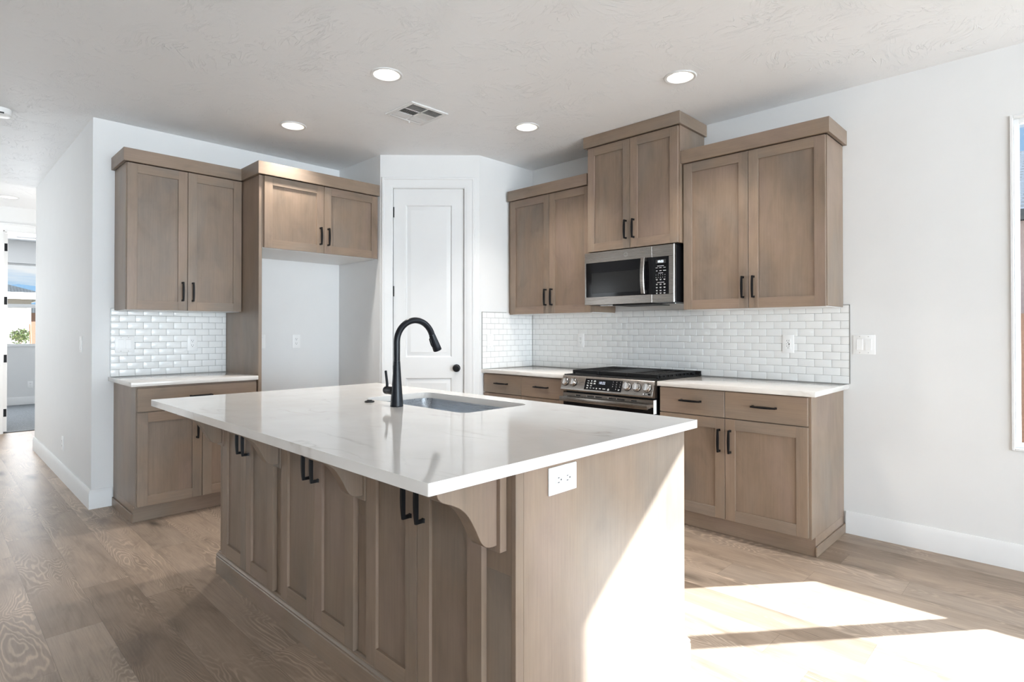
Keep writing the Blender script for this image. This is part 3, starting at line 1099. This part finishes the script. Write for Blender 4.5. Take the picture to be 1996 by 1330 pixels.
# end panels with a narrow front stile
MB().box(3.8522, 3.868, 0, 0.8835, 0.004, FZ - 0.030, 0, 0.0006).box(3.8522, 3.8685, 0, 0.8835, FZ - 0.0295, FZ + 0.001, 0, 0.0012).build('end_panel', [WV], isl)
MB().box(1.762, 1.7778, 0, 0.8835, 0.004, FZ + 0.001, 0, 0.0008).build('end_panel', [WV], isl)
for (x0, x1, hs) in ((1.843, 2.141, 'r'), (2.141, 2.440, 'l'), (2.517, 2.809, 'r'), (2.809, 3.101, 'l'), (3.180, 3.469, 'r'), (3.469, 3.761, 'l')):
    shaker(isl, x0, x1, 0.121, 0.872, FZ + 0.001, hs, 0.735)
# back side doors, facing the range
for i in range(6):
    x0 = 1.80 + i * 0.342
    shaker(isl, x0, x0 + 0.342, 0.121, 0.872, -0.001, None, None)
prof_c = [(-3.129, 0.884), (-3.129, 0.851), (-3.126, 0.843), (-3.120, 0.836), (-3.112, 0.830), (-3.103, 0.826), (-3.088, 0.820), (-3.073, 0.813), (-3.060, 0.806),
          (-3.048, 0.797), (-3.038, 0.788), (-3.028, 0.776), (-3.018, 0.761), (-3.010, 0.747), (-3.003, 0.735), (-2.997, 0.722), (-2.989, 0.707), (-2.983, 0.698),
          (-2.977, 0.692), (-2.970, 0.6865), (-2.958, 0.6825), (-2.946, 0.681), (-2.931, 0.681), (-2.931, 0.884)]
for xc in (1.822, 2.481, 3.143, 3.800):
    cb = MB().prism([(z, -y - 2.0) for y, z in prof_c], 0, xc - 0.024, xc + 0.024, 0, 0.0012).build('corbel', [WV], isl)
    MB().box(xc - 0.036, xc + 0.036, 0.664, 0.8835, FZ + 0.0015, FZ + 0.0258, 0, 0.001).build('mounting_plate', [WV], cb)
# stepped base moulding round the island
bp = [(0, 0), (0.016, 0), (0.016, 0.084), (0.0135, 0.088), (0.0150, 0.091), (0.0155, 0.096), (0.012, 0.102), (0.009, 0.104), (0.009, 0.108), (0.006, 0.110),
      (0.006, 0.114), (0.003, 0.117), (0.0, 0.118)]
m = MB()
loops = []
for (d, z) in bp:
    loops.append([(1.762 - d, z, 0.004 - d), (3.868 + d, z, 0.004 - d), (3.868 + d, z, FZ + 0.001 + d), (1.762 - d, z, FZ + 0.001 + d)])
tb = bmesh.new()
rings = [[tb.verts.new(p) for p in l] for l in loops]
for a, b in zip(rings, rings[1:]):
    for k in range(4):
        tb.faces.new([a[k], b[k], b[(k + 1) % 4], a[(k + 1) % 4]])
bmesh.ops.recalc_face_normals(tb, faces=tb.faces)
m._merge(tb, 0)
m.build('base_moulding', [WH], isl)

# island top with sink cut-out
sx0, sx1, sy0, sy1 = 2.425, 3.168, -2.478, -2.090


def rrect(x0, x1, y0, y1, r, n=8):
    pts = []
    for (cx, cy, a0) in ((x1 - r, y1 - r, 0), (x0 + r, y1 - r, 90), (x0 + r, y0 + r, 180), (x1 - r, y0 + r, 270)):
        for i in range(n + 1):
            a = R(a0 + 90 * i / n)
            pts.append((cx + r * math.cos(a), cy + r * math.sin(a)))
    return pts


top = MB().slab_holes(rrect(1.759, 3.9096, -3.220, -1.980, 0.004, 3), [rrect(sx0, sx1, sy0, sy1, 0.045)], 0.8845, 0.914).build('island_worktop', M['quartz'])
bv = top.modifiers.new('edge', 'BEVEL')
bv.width = 0.0016
bv.segments = 2
bv.limit_method = 'ANGLE'
bv.angle_limit = R(60)
tag(top, 'large white quartz island worktop with faint veins and a sink cut-out', 'worktop', 'white quartz worktops')

# undermount sink
sk = thing('sink', 'stainless steel undermount sink in the island worktop', 'sink', None, ((sx0 + sx1) / 2, (sy0 + sy1) / 2, 0.68))
cxs, cys = (sx0 + sx1) / 2, (sy0 + sy1) / 2
m = MB()
t = bmesh.new()
lv = []
for (e, z, r) in ((0.022, 0.884, 0.06), (0.004, 0.884, 0.048), (0.004, 0.878, 0.048), (0.0, 0.72, 0.045), (-0.006, 0.700, 0.045), (-0.02, 0.690, 0.04), (-0.10, 0.688, 0.03)):
    lv.append([t.verts.new((x - cxs, y - cys, z - 0.68)) for x, y in rrect(sx0 - e, sx1 + e, sy0 - e, sy1 + e, r)])
for a, b in zip(lv, lv[1:]):
    n = len(a)
    for k in range(n):
        t.faces.new([a[k], a[(k + 1) % n], b[(k + 1) % n], b[k]])
t.faces.new(lv[-1])
bmesh.ops.recalc_face_normals(t, faces=t.faces)
m._merge(t, 0)
m.build('basin', [M['sink']], sk)
MB().lathe([(0, 0.0085), (0.03, 0.0085), (0.043, 0.0115), (0.045, 0.009)], (0, 0, 0), 'z', 24).build('drain', [M['chrome']], sk)

# faucet
fa = thing('faucet', 'matte black gooseneck pull-down faucet on the island', 'faucet', None, (2.798, -2.540, 0.914))
MB().lathe([(0, 0), (0.0275, 0), (0.0285, 0.003), (0.0275, 0.008), (0.0235, 0.06), (0.0190, 0.12), (0.0155, 0.175), (0.0142, 0.197), (0, 0.197)], (0, 0, 0), 'z', 36).build('base_column', [M['faucet']], fa)
pts = [(0, 0, 0.197), (0, 0, 0.25)]
r = 0.098
zc = 0.279
pts = [(0, 0, 0.1975), (0, 0, 0.24)]
for i in range(25):
    a = PI - (PI * 0.885) * i / 24
    pts.append((0, r + r * math.cos(a), zc + r * math.sin(a) * 0.98))
sp = MB().tube(pts, 0.0138, 20)
sp.build('spout', [M['faucet']], fa)
e = Vector(pts[-1])
d = (Vector(pts[-1]) - Vector(pts[-2])).normalized()
sh = MB().tube([e + d * s_ for s_ in (0.0012, 0.006, 0.03, 0.060, 0.078, 0.082)], [0.0138, 0.0146, 0.0166, 0.0190, 0.0202, 0.0190], 24)
shd = sh.build('spray_head', [M['faucet']], fa)
q = d.orthogonal()
nn = Vector((0, -d.z, d.y)).normalized()
if nn.y > 0:
    nn = -nn
MB().tube([e + d * 0.014 + nn * 0.0150, e + d * 0.018 + nn * 0.0180, e + d * 0.045 + nn * 0.0195, e + d * 0.056 + nn * 0.0185], [0.004, 0.0055, 0.0055, 0.004], 12).build('spray_button', [M['black']], shd)
hb = MB().lathe([(0, -0.022), (0.0165, -0.022), (0.0175, -0.030), (0.0175, -0.060), (0.0160, -0.068), (0.0155, -0.0685), (0.0175, -0.070), (0.0178, -0.082), (0.0140, -0.089), (0, -0.090)],
                (0, 0, 0.065), 'x', 28).build('handle_hub', [M['faucet']], fa)
MB().tube([(-0.074, 0, 0.078), (-0.076, 0, 0.10), (-0.086, 0, 0.149), (-0.0865, 0, 0.151)], [0.0062, 0.0058, 0.0056, 0.004], 14).build('lever', [M['faucet']], hb)
tag(MB().lathe([(0, 0), (0.0225, 0), (0.0225, 0.004), (0.018, 0.0065), (0.012, 0.0065), (0.0115, 0.010), (0, 0.011)], (0, 0, 0), 'z', 28).build('sink_button', [M['black']], loc=(2.583, -2.542, 0.914)),
    'small round black button on the island worktop beside the faucet', 'button')

# ------------------------------------------------------------------ range
rg = thing('gas_range', 'slide-in stainless gas range with black cast-iron grates', 'range', FR(2.197))
RW = 0.7615
MB().box(0.004, RW - 0.004, 0.08, 0.905, 0.02, 0.628, 0).box(0.03, RW - 0.03, 0, 0.08, 0.05, 0.56, 0).build('range_body', [M['black']], rg)
MB().box(-0.004, RW + 0.004, 0.9155, 0.921, 0.012, 0.648, 0, 0.002).box(0.012, RW - 0.012, 0.921, 0.9225, 0.03, 0.635, 0).box(0, RW, 0.906, 0.9155, 0.02, 0.645) \
    .prism([(0.9205, 0.012), (0.948, 0.012), (0.948, 0.026), (0.9205, 0.042)], 0, 0.0, RW).build('cooktop', [M['iron']], rg)
# slanted control panel
cp = MB().prism([(0.9155, 0.645), (0.9155, 0.657), (0.909, 0.664), (0.816, 0.697), (0.807, 0.694), (0.803, 0.684), (0.803, 0.632), (0.90, 0.628)], 0, 0.0, RW, 0, 0.0008)
cpo = cp.build('control_panel', [M['steel']], rg)
# plane frame of the panel face
pa = Vector((0, 0.909, 0.664))
pb = Vector((0, 0.816, 0.697))
up = (pa - pb).normalized()
no = Vector((0, -up.z, up.y)).normalized()
if no.z < 0:
    no = -no
PF = Matrix.Identity(4)
org = (pa + pb) / 2
for i in range(3):
    PF[i][0], PF[i][1], PF[i][2], PF[i][3] = (1, 0, 0)[i], up[i], no[i], org[i]


def knob(x):
    k = MB().lathe([(0, 0), (0.0265, 0), (0.0265, 0.004), (0.0245, 0.0055), (0.0235, 0.024), (0.0215, 0.0275), (0, 0.0275)], (0, 0, 0), 'z', 32) \
        .build('control_knob', [M['chrome']], rg)
    k.matrix_local = PF @ Matrix.Translation((x, 0.004, 0.0003))
    MB().prism([(-0.0052, -0.0225), (0.0052, -0.0225), (0.0064, 0), (0.0052, 0.0225), (-0.0052, 0.0225), (-0.0064, 0)], 2, 0.0278, 0.0385, 0, 0.001).build('grip_bar', [M['chrome']], k)
    MB().lathe([(0.0240, -0.0002), (0.0300, -0.0002), (0.0300, 0.0022), (0.0268, 0.0022)], (0, 0, 0), 'z', 32).build('knob_ring', [M['black']], k)
    return k


for x in (0.036, 0.110, 0.566, 0.640, 0.717):
    knob(x)
for x in (0.036, 0.110, 0.566, 0.640, 0.717):
    o = MB().box(x - 0.003, x + 0.003, 0.037, 0.041, 0.0001, 0.0005).build('burner_mark', [M['slot']], rg)
    o.matrix_local = PF
for x in (0.110, 0.640):
    o = MB().box(x - 0.014, x + 0.014, -0.0425, -0.0415, 0.0001, 0.0005).build('panel_print', [M['slot']], rg)
    o.matrix_local = PF
dp = MB().box(0.213, 0.522, -0.040, 0.040, 0.0, 0.0022, 0, 0.0008).box(0.2105, 0.213, -0.041, 0.041, 0.0, 0.003, 1).build('display', [M['bglass'], M['chrome']], rg)
dp.matrix_local = PF
text_mesh('10:22', 0.026, M['digit_dim'], 'clock_digits', dp, (0.358, 0.014, 0.0025), 0.95)


def dash(x, y, w, h, z=0.0023):
    MB().box(x - w / 2, x + w / 2, y - h / 2, y + h / 2, z, z + 0.0003).build('key_print', [M['ink']], dp)


for (x, y, w_, h_) in ((0.240, 0.024, 0.015, 0.004), (0.268, 0.027, 0.012, 0.003), (0.268, 0.022, 0.008, 0.004), (0.296, 0.028, 0.014, 0.003), (0.296, 0.022, 0.018, 0.004),
                       (0.240, 0.008, 0.015, 0.004), (0.268, 0.010, 0.018, 0.003), (0.268, 0.005, 0.018, 0.003), (0.296, 0.010, 0.014, 0.003), (0.296, 0.005, 0.017, 0.003),
                       (0.238, -0.007, 0.012, 0.003), (0.241, -0.012, 0.017, 0.003), (0.269, -0.008, 0.012, 0.003), (0.268, -0.013, 0.008, 0.003),
                       (0.240, -0.025, 0.014, 0.003), (0.239, -0.029, 0.012, 0.003), (0.268, -0.026, 0.014, 0.003), (0.295, -0.026, 0.013, 0.003), (0.320, -0.025, 0.011, 0.003), (0.320, -0.030, 0.009, 0.003),
                       (0.350, -0.026, 0.016, 0.004), (0.383, -0.026, 0.023, 0.004), (0.419, -0.028, 0.016, 0.003), (0.419, -0.033, 0.012, 0.003), (0.419, -0.023, 0.008, 0.003),
                       (0.503, -0.023, 0.013, 0.003), (0.502, -0.028, 0.008, 0.003)):
    dash(x, y, w_, h_)
k = 1
for row in range(3):
    for col in range(3):
        text_mesh(str(k), 0.0105, M['ink'], 'key_digit', dp, (0.449 + col * 0.029, 0.028 - row * 0.0165, 0.0025))
        k += 1
text_mesh('0', 0.0105, M['ink'], 'key_digit', dp, (0.478, 0.028 - 3 * 0.0165, 0.0025))
st = MB().box(0.690, 0.748, -0.043, -0.031, 0.0003, 0.0008, 0).cyl((0.696, -0.037, 0.0008), 0.0055, 0.0004, 'z', 16, 1).box(0.707, 0.727, -0.0355, -0.0335, 0.0008, 0.0011, 1) \
    .box(0.707, 0.730, -0.040, -0.0385, 0.0008, 0.0011, 1).build('sticker', [M['bglass'], M['ink']], rg)
st.matrix_local = PF
# oven door
od = MB().box(0.004, RW - 0.004, 0.19, 0.790, 0.630, 0.668, 0, 0.002).box(0.004, RW - 0.004, 0.742, 0.790, 0.668, 0.672, 1, 0.001).box(0.07, RW - 0.07, 0.30, 0.64, 0.668, 0.6695, 2)
odo = od.build('oven_door', [M['bglass'], M['steel'], M['mesh_screen']], rg)
vs = MB()
for (x0, x1) in ((0.125, 0.165), (0.225, 0.285), (0.295, 0.352), (0.408, 0.468), (0.478, 0.538), (0.590, 0.632)):
    vs.box(x0, x1, 0.771, 0.779, 0.6721, 0.6726, 0)
    vs.box(x0 - 0.004, x0, 0.769, 0.781, 0.6721, 0.6732, 1)
vs.build('vent_slots', [M['slot'], M['chrome']], odo)
hd = MB().box(0.012, RW - 0.018, 0.731, 0.766, 0.712, 0.726, 0, 0.003, 2)
hd.box(0.012, 0.034, 0.737, 0.760, 0.671, 0.713, 0).box(RW - 0.040, RW - 0.018, 0.737, 0.760, 0.671, 0.713, 0)
hd.build('door_handle', [M['steel']], odo)
MB().box(RW - 0.0045, RW - 0.0005, 0.70, 0.79, 0.640, 0.672, 0).build('hinge_cover', [M['plate']], odo)
MB().box(0.004, RW - 0.004, 0.085, 0.185, 0.630, 0.664, 0, 0.002).build('storage_drawer', [M['steel']], rg)
# burners and grates
for (x, z, r_) in ((0.15, 0.18, 0.045), (0.15, 0.47, 0.05), (0.38, 0.325, 0.055), (0.61, 0.18, 0.04), (0.61, 0.47, 0.055)):
    MB().lathe([(0, 0.9225), (r_, 0.9225), (r_, 0.929), (r_ * 0.8, 0.932), (r_ * 0.78, 0.937), (0, 0.938)], (x, 0, z), 'y', 24).build('burner', [M['iron']], rg)
for gi in range(3):
    g0 = 0.022 + gi * 0.2405
    g1 = g0 + 0.236
    gm = MB()
    zt, zb = 0.951, 0.939
    for z in (0.062, 0.572):
        gm.box(g0, g1, 0.928, zt, z - 0.0075, z + 0.0075, 0, 0.002)
    for x in (g0 + 0.006, g1 - 0.006):
        gm.box(x - 0.006, x + 0.006, zb, zt, 0.062, 0.572, 0, 0.002)
    if gi == 1:
        gm.box(g0 + 0.02, g1 - 0.02, zb + 0.004, zt - 0.003, 0.09, 0.545, 0, 0.002)
    else:
        xm = (g0 + g1) / 2
        gm.box(xm - 0.005, xm + 0.005, zb, zt, 0.062, 0.572, 0, 0.002)
        for i in range(9):
            z = 0.062 + (i + 0.5) * 0.51 / 9
            gm.box(g0, g1, zb, zt, z - 0.0036, z + 0.0036, 0, 0.0015)
    side = g1 - 0.006 if gi == 2 else g0 + 0.006
    if gi != 1:
        for i in range(9):
            z = 0.062 + (i + 0.5) * 0.51 / 9
            gm.box(side - 0.0065, side + 0.0065, 0.928, zt, z - 0.005, z + 0.005, 0, 0.0015)
    for x in (g0 + 0.008, g1 - 0.008):
        for z in (0.064, 0.57):
            gm.box(x - 0.008, x + 0.008, 0.9226, 0.945, z - 0.008, z + 0.008, 0, 0.002)
    gm.build('grate', [M['iron']], rg)

# ------------------------------------------------------------------ over-range microwave
mw = thing('microwave', 'stainless over-the-range microwave with black glass door', 'microwave', FR(2.2105, 1.438))
MWW = 0.752
MB().box(0.004, MWW + 0.004, 0.0, 0.394, 0.003, 0.392, 0, 0.002).box(0.004, MWW + 0.004, 0.394, 0.4025, 0.003, 0.37, 0).build('microwave_body', [M['black']], mw)
# steel door and control side
dr = MB()
x1 = 0.5845
dr.box(0.0, x1, 0.0, 0.058, 0.392, 0.420, 0, 0.0015).box(0.0, x1, 0.3185, 0.396, 0.392, 0.420, 0, 0.0015).box(0.0, 0.0115, 0.058, 0.3185, 0.392, 0.420, 0, 0.0012)
dr.box(0.0115, x1 - 0.045, 0.058, 0.3185, 0.392, 0.4185, 1).box(0.0115, 0.0140, 0.058, 0.3185, 0.4185, 0.4212, 3)
dr.box(0.066, 0.486, 0.085, 0.240, 0.4185, 0.4190, 2)
dr.box(x1 - 0.045, x1, 0.058, 0.3185, 0.392, 0.4185, 1)
dro = dr.build('microwave_door', [M['steel'], M['bglass'], M['mesh_screen'], M['chrome']], mw)
secs = []
for i in range(11):
    t_ = -1 + 2 * i / 10
    k = 1 - t_ * t_
    y = 0.1915 + t_ * 0.128
    c_ = 0.434 + 0.014 * k
    secs.append([(0.512, y, c_), (0.544, y, c_), (0.544, y, c_ + 0.012), (0.540, y, c_ + 0.016), (0.516, y, c_ + 0.016), (0.512, y, c_ + 0.012)])
hh = MB().loft(secs)
hh.box(0.518, 0.540, 0.066, 0.090, 0.4185, 0.438).box(0.518, 0.540, 0.293, 0.317, 0.4185, 0.438)
hh.build('door_handle', [M['steel']], dro)
# badge
bdg = MB().lathe([(0.0135, 0), (0.0150, 0), (0.0150, 0.0012), (0.0135, 0.0012)], (0.372, 0.3575, 0.420), 'z', 28)
cur = [(0.372 + 0.007 * math.sin(a_) * (1 if i < 14 else 0.6), 0.3575 + 0.0075 * math.cos(a_ * 0.9), 0.4206) for i, a_ in enumerate([2 * PI * j / 22 for j in range(23)])]
bdg.tube(cur, 0.0007, 6)
bdg.build('badge', [M['chrome']], dro)
ct = MB().box(x1 + 0.002, MWW, 0.0, 0.056, 0.392, 0.420, 0, 0.0015).box(x1 + 0.002, MWW, 0.3165, 0.396, 0.392, 0.420, 0, 0.0015)
ct.box(0.715, MWW, 0.056, 0.3165, 0.392, 0.420, 0, 0.0015).box(x1 + 0.002, 0.7155, 0.056, 0.3165, 0.392, 0.4188, 1)
ct.cyl((MWW - 0.0015, 0.0005, 0.4135), 0.0068, 0.3955, 'y', 20, 2)
cto = ct.build('control_panel', [M['steel'], M['bglass'], M['chrome']], mw)
text_mesh('10:22', 0.021, M['digit'], 'clock_digits', cto, (0.652, 0.283, 0.4196), 1.0)
MB().box(0.615, 0.692, 0.270, 0.2965, 0.4188, 0.4191).build('display', [M['slot']], cto)


def dash2(x, y, w, h=0.0025):
    MB().box(x - w / 2, x + w / 2, y - h / 2, y + h / 2, 0.4189, 0.4192).build('key_print', [M['ink']], cto)


dash2(0.652, 0.2525, 0.050)
for x in (0.623, 0.651, 0.682):
    dash2(x, 0.2405, 0.017)
for x, w_ in ((0.623, 0.010), (0.652, 0.016), (0.683, 0.022)):
    dash2(x, 0.2195, w_, 0.0035)
dash2(0.653, 0.2035, 0.036)
for row, yy in enumerate((0.1585,)):
    for x, w_ in ((0.623, 0.014), (0.652, 0.013), (0.682, 0.014)):
        dash2(x, yy + 0.0015, w_, 0.0022)
        dash2(x, yy - 0.003, w_ * 0.7, 0.0022)
dash2(0.653, 0.1385, 0.055)
for yy in (0.126, 0.104, 0.083, 0.061 + 0.004):
    for x, w_ in ((0.623, 0.012), (0.652, 0.015), (0.682, 0.015)):
        dash2(x, yy + 0.001, w_, 0.0022)
        dash2(x, yy - 0.0035, w_ * 0.75, 0.0022)
for i, ch in enumerate('1234567890'):
    text_mesh(ch, 0.0085, M['ink'], 'key_digit', cto, (0.617 + (i % 5) * 0.0172, 0.1905 - (i // 5) * 0.0175, 0.4191))
MB().box(0.06, 0.20, -0.006, 0.0, 0.10, 0.30, 0, 0.002).box(0.58, 0.70, -0.006, 0.0, 0.10, 0.30, 0, 0.002).build('grease_filter', [M['chrome']], mw)
MB().box(0.22, 0.56, -0.010, 0.0, 0.12, 0.37, 0, 0.004).build('vent_grille', [M['slot']], mw)

# ------------------------------------------------------------------ ceiling fittings
dl_labels = ['lit round recessed ceiling light nearest the camera, left of the ceiling vent', 'lit round recessed ceiling light furthest right, in front of the range wall cabinets',
             'lit round recessed ceiling light in front of the refrigerator bay cabinet', 'lit round recessed ceiling light in front of the pantry corner',
             'lit round recessed ceiling light far down the hallway']
for (x, y, r_), lb in zip(lights_at, dl_labels):
    t = thing('downlight', lb, 'ceiling light', None, (x, y, H), 'recessed ceiling lights')
    MB().lathe([(0.0755, 0.004), (0.093, -0.0005), (0.0935, -0.003), (0.088, -0.0065), (0.0765, -0.005), (0.0750, 0.0)], (0, 0, 0), 'z', 40).build('trim_ring', [M['trim']], t)
    MB().lathe([(0.0762, -0.003), (0.0745, 0.002), (0.060, 0.042), (0.058, 0.044), (0.060, 0.046), (0.0765, 0.004)], (0, 0, 0), 'z', 40).build('reflector', [M['cone']], t)
    MB().lathe([(0, 0.0405), (0.061, 0.0405), (0.061, 0.044), (0, 0.044)], (0, 0, 0), 'z', 40).build('lens', [M['lens']], t)
    l = lamp('bulb', 'SPOT', (0, 0, 0.030), LAMP, (1.0, 0.955, 0.90), spot_size=R(104), spot_blend=0.75, shadow_soft_size=0.05)
    l.parent = t

vt = thing('ceiling_vent', 'square white ceiling air vent with louvres in six panels', 'vent', None, (1.677, -1.612, H))
q = 0.155
fm = MB()
fm.box(-q, q, -q, -q + 0.030, -0.009, 0, 0, 0.003).box(-q, q, q - 0.030, q, -0.009, 0, 0, 0.003)
fm.box(-q, -q + 0.030, -q + 0.03, q - 0.03, -0.009, 0, 0, 0.003).box(q - 0.030, q, -q + 0.03, q - 0.03, -0.009, 0, 0, 0.003)
xs = [-0.125, -0.047, 0.038, 0.125]
for x in xs[1:3]:
    fm.box(x - 0.005, x + 0.005, -0.125, 0.125, -0.008, -0.001)
fm.box(-0.125, 0.125, -0.005, 0.005, -0.008, -0.001)
fm.build('vent_frame', [M['trim']], vt)
MB().box(-0.126, 0.126, -0.126, 0.126, -0.0008, -0.0002).build('duct_shade_sheet', [M['dark']], vt)  # thin dark sheet painting the duct's shade behind the louvres
for i in range(3):
    for j in range(2):
        x0, x1_ = xs[i] + 0.006, xs[i + 1] - 0.006
        y0, y1_ = (-0.124, -0.006) if j == 0 else (0.006, 0.124)
        sm = MB()
        n = 6 if i != 1 else 9
        for k in range(n):
            if i != 1:
                xx = x0 + (k + 0.5) * (x1_ - x0) / n
                s_ = -1 if i == 2 else 1
                a_, b_ = xx, xx + s_ * 0.0075
                sm.prism([(a_, -0.0085), (a_ + 0.0012, -0.0085), (b_ + 0.0012, -0.001), (b_, -0.001)], 1, y0, y1_)
            else:
                yy = y0 + (k + 0.5) * (y1_ - y0) / n
                s_ = 1 if j == 0 else -1
                a_, b_ = yy, yy + s_ * 0.0075
                sm.prism([(a_, -0.0085), (a_ + 0.0012, -0.0085), (b_ + 0.0012, -0.001), (b_, -0.001)], 0, x0, x1_)
        sm.build('louvre', [M['trim']], vt, smooth=False)
MB().box(-0.140, -0.134, -0.035, 0.035, -0.0105, -0.009).box(-0.139, -0.135, 0.03, 0.036, -0.022, -0.0105).build('damper_lever', [M['trim']], vt)

sd = thing('smoke_detector', 'white smoke detector on the ceiling at the left edge', 'smoke detector', None, (-0.275, -3.627, H))
MB().lathe([(0, -0.047), (0.040, -0.047), (0.058, -0.044), (0.0655, -0.036), (0.0675, -0.016), (0.0675, 0.0), (0, 0)], (0, 0, 0), 'z', 40).build('detector_shell', [M['plate']], sd)
MB().box(0.0585, 0.0675, -0.020, 0.020, -0.041, -0.033).build('sounder_slot', [M['slot']], sd)
bv_ = thing('ceiling_vent', 'small white ceiling vent seen through the bedroom doorway', 'vent', None, (-7.12, -2.80, H))
MB().box(-0.08, 0.08, -0.16, 0.16, -0.006, 0, 0, 0.002).build('vent_frame', [M['trim']], bv_)
for k in range(5):
    MB().box(-0.055 + k * 0.024, -0.045 + k * 0.024, -0.14, 0.14, -0.0068, -0.006).build('louvre', [M['dark']], bv_)  # dark strips paint the shaded gaps of the vent

# ------------------------------------------------------------------ outside
struct(MB().box(-120, 120, 0.6, 160, -0.4, -0.25).box(-120, -9.5, -90, 0.6, -0.4, -0.25).box(14.5, 120, -90, 0.6, -0.4, -0.25).box(-9.5, 14.5, -90, -12.5, -0.4, -0.25).build('ground', M['ground']))
tag(MB().box(0, 14, 4.0, 4.2, -0.25, 1.42).build('garden_wall', M['block']), 'brown block garden wall outside the right window', 'wall')
h = thing('house', 'neighbouring house with blue-grey tile roof outside the right window', 'house', None, (6, 6, -0.25))
MB().box(-7, 8, 0, 7, 0, 2.92).build('house_wall', [M['stucco_pink']], h)
MB().prism([(-0.5, 2.95), (3.9, 4.74), (8.0, 2.95)], 0, -7.6, 8.6).build('roof', [M['roof_blue']], h)
MB().box(-7.6, 8.6, -0.54, -0.49, 2.86, 2.99).build('fascia', [M['dark']], h)
h = thing('house', 'cream house with grey tile roof beyond the bedroom window', 'house', None, (-21, -1.377, -0.25))
MB().box(-7, 0, -14, 0.05, 0, 2.62).build('house_wall', [M['stucco']], h)
t = bmesh.new()
ov = 0.30
A = [t.verts.new(p) for p in ((-7 - ov, -14, 2.78), (ov, -14, 2.78), (ov, 0.05 + ov, 2.78), (-7 - ov, 0.05 + ov, 2.78))]
Bt = [t.verts.new(p) for p in ((-3.5, -14, 4.6), (-3.5, -5.2, 4.6))]
t.faces.new([A[1], A[2], Bt[1], Bt[0]])
t.faces.new([A[2], A[3], Bt[1]])
t.faces.new([A[3], A[0], Bt[0], Bt[1]])
t.faces.new([A[0], A[1], Bt[0]])
t.faces.new(A[::-1])
mm = MB()
mm._merge(t, 0)
mm.build('roof', [M['roof']], h)
MB().box(ov - 0.02, ov + 0.03, -14, 0.05 + ov, 2.56, 2.79).box(-7 - ov, ov, 0.05 + ov - 0.03, 0.05 + ov + 0.02, 2.56, 2.79).build('fascia', [M['fascia']], h)
h = thing('house', 'brick-coloured house at the right edge of the bedroom window', 'house', None, (-34, 2.5, -0.25))
MB().box(-6, 0, -3.0, 9, 0, 2.4).build('house_wall', [M['block']], h)
MB().prism([(-3.6, 2.4), (9.6, 2.4), (3, 4.2)], 0, -6.5, 0.5).build('roof', [M['roof']], h)
tr = thing('tree', 'small leafy young tree beyond the bedroom window', 'tree', None, (-16.0, -2.07, -0.25))
MB().tube([(0, 0, 0), (0.01, 0.005, 0.5), (0, 0.01, 1.1), (-0.01, 0.06, 1.35)], [0.022, 0.018, 0.015, 0.007], 10).tube([(0, 0.01, 1.08), (0.02, -0.07, 1.25), (0, -0.13, 1.38)], [0.012, 0.008, 0.005], 8) \
    .build('trunk', [M['bark']], tr)
lf = MB()
for i in range(520):
    while True:
        p = Vector((random.uniform(-1, 1), random.uniform(-1, 1), random.uniform(-1, 1)))
        if p.length < 1:
            break
    p = Vector((p.x * 0.24, p.y * 0.235, p.z * 0.17 + 1.37))
    if random.random() < 0.18:
        p.z -= 0.12
    s_ = random.uniform(0.022, 0.042)
    u_ = Vector((random.uniform(-1, 1), random.uniform(-1, 1), random.uniform(-1, 1))).normalized() * s_
    v_ = u_.orthogonal().normalized() * s_ * 0.5
    t = bmesh.new()
    t.faces.new([t.verts.new(p - u_), t.verts.new(p + v_), t.verts.new(p + u_), t.verts.new(p - v_)])
    lf._merge(t, 0)
lf.build('foliage', [M['leaf']], tr, smooth=False)
tag(MB().tube([(0, 0, 0), (0, -0.06, 1.66)], 0.02, 8).build('garden_stake', M['stake'], loc=(-15.0, -1.905, -0.25)), 'brown wooden stake beside the young tree beyond the bedroom window', 'stake')
hl = MB()
hp = [(-90, -0.3), (-60, 4), (-35, 7), (-10, 6), (8, 9.5), (25, 8), (50, 8), (90, -0.3)]
hl.prism(hp, 0, -145, -130)
struct(hl.build('hills', M['hill']))
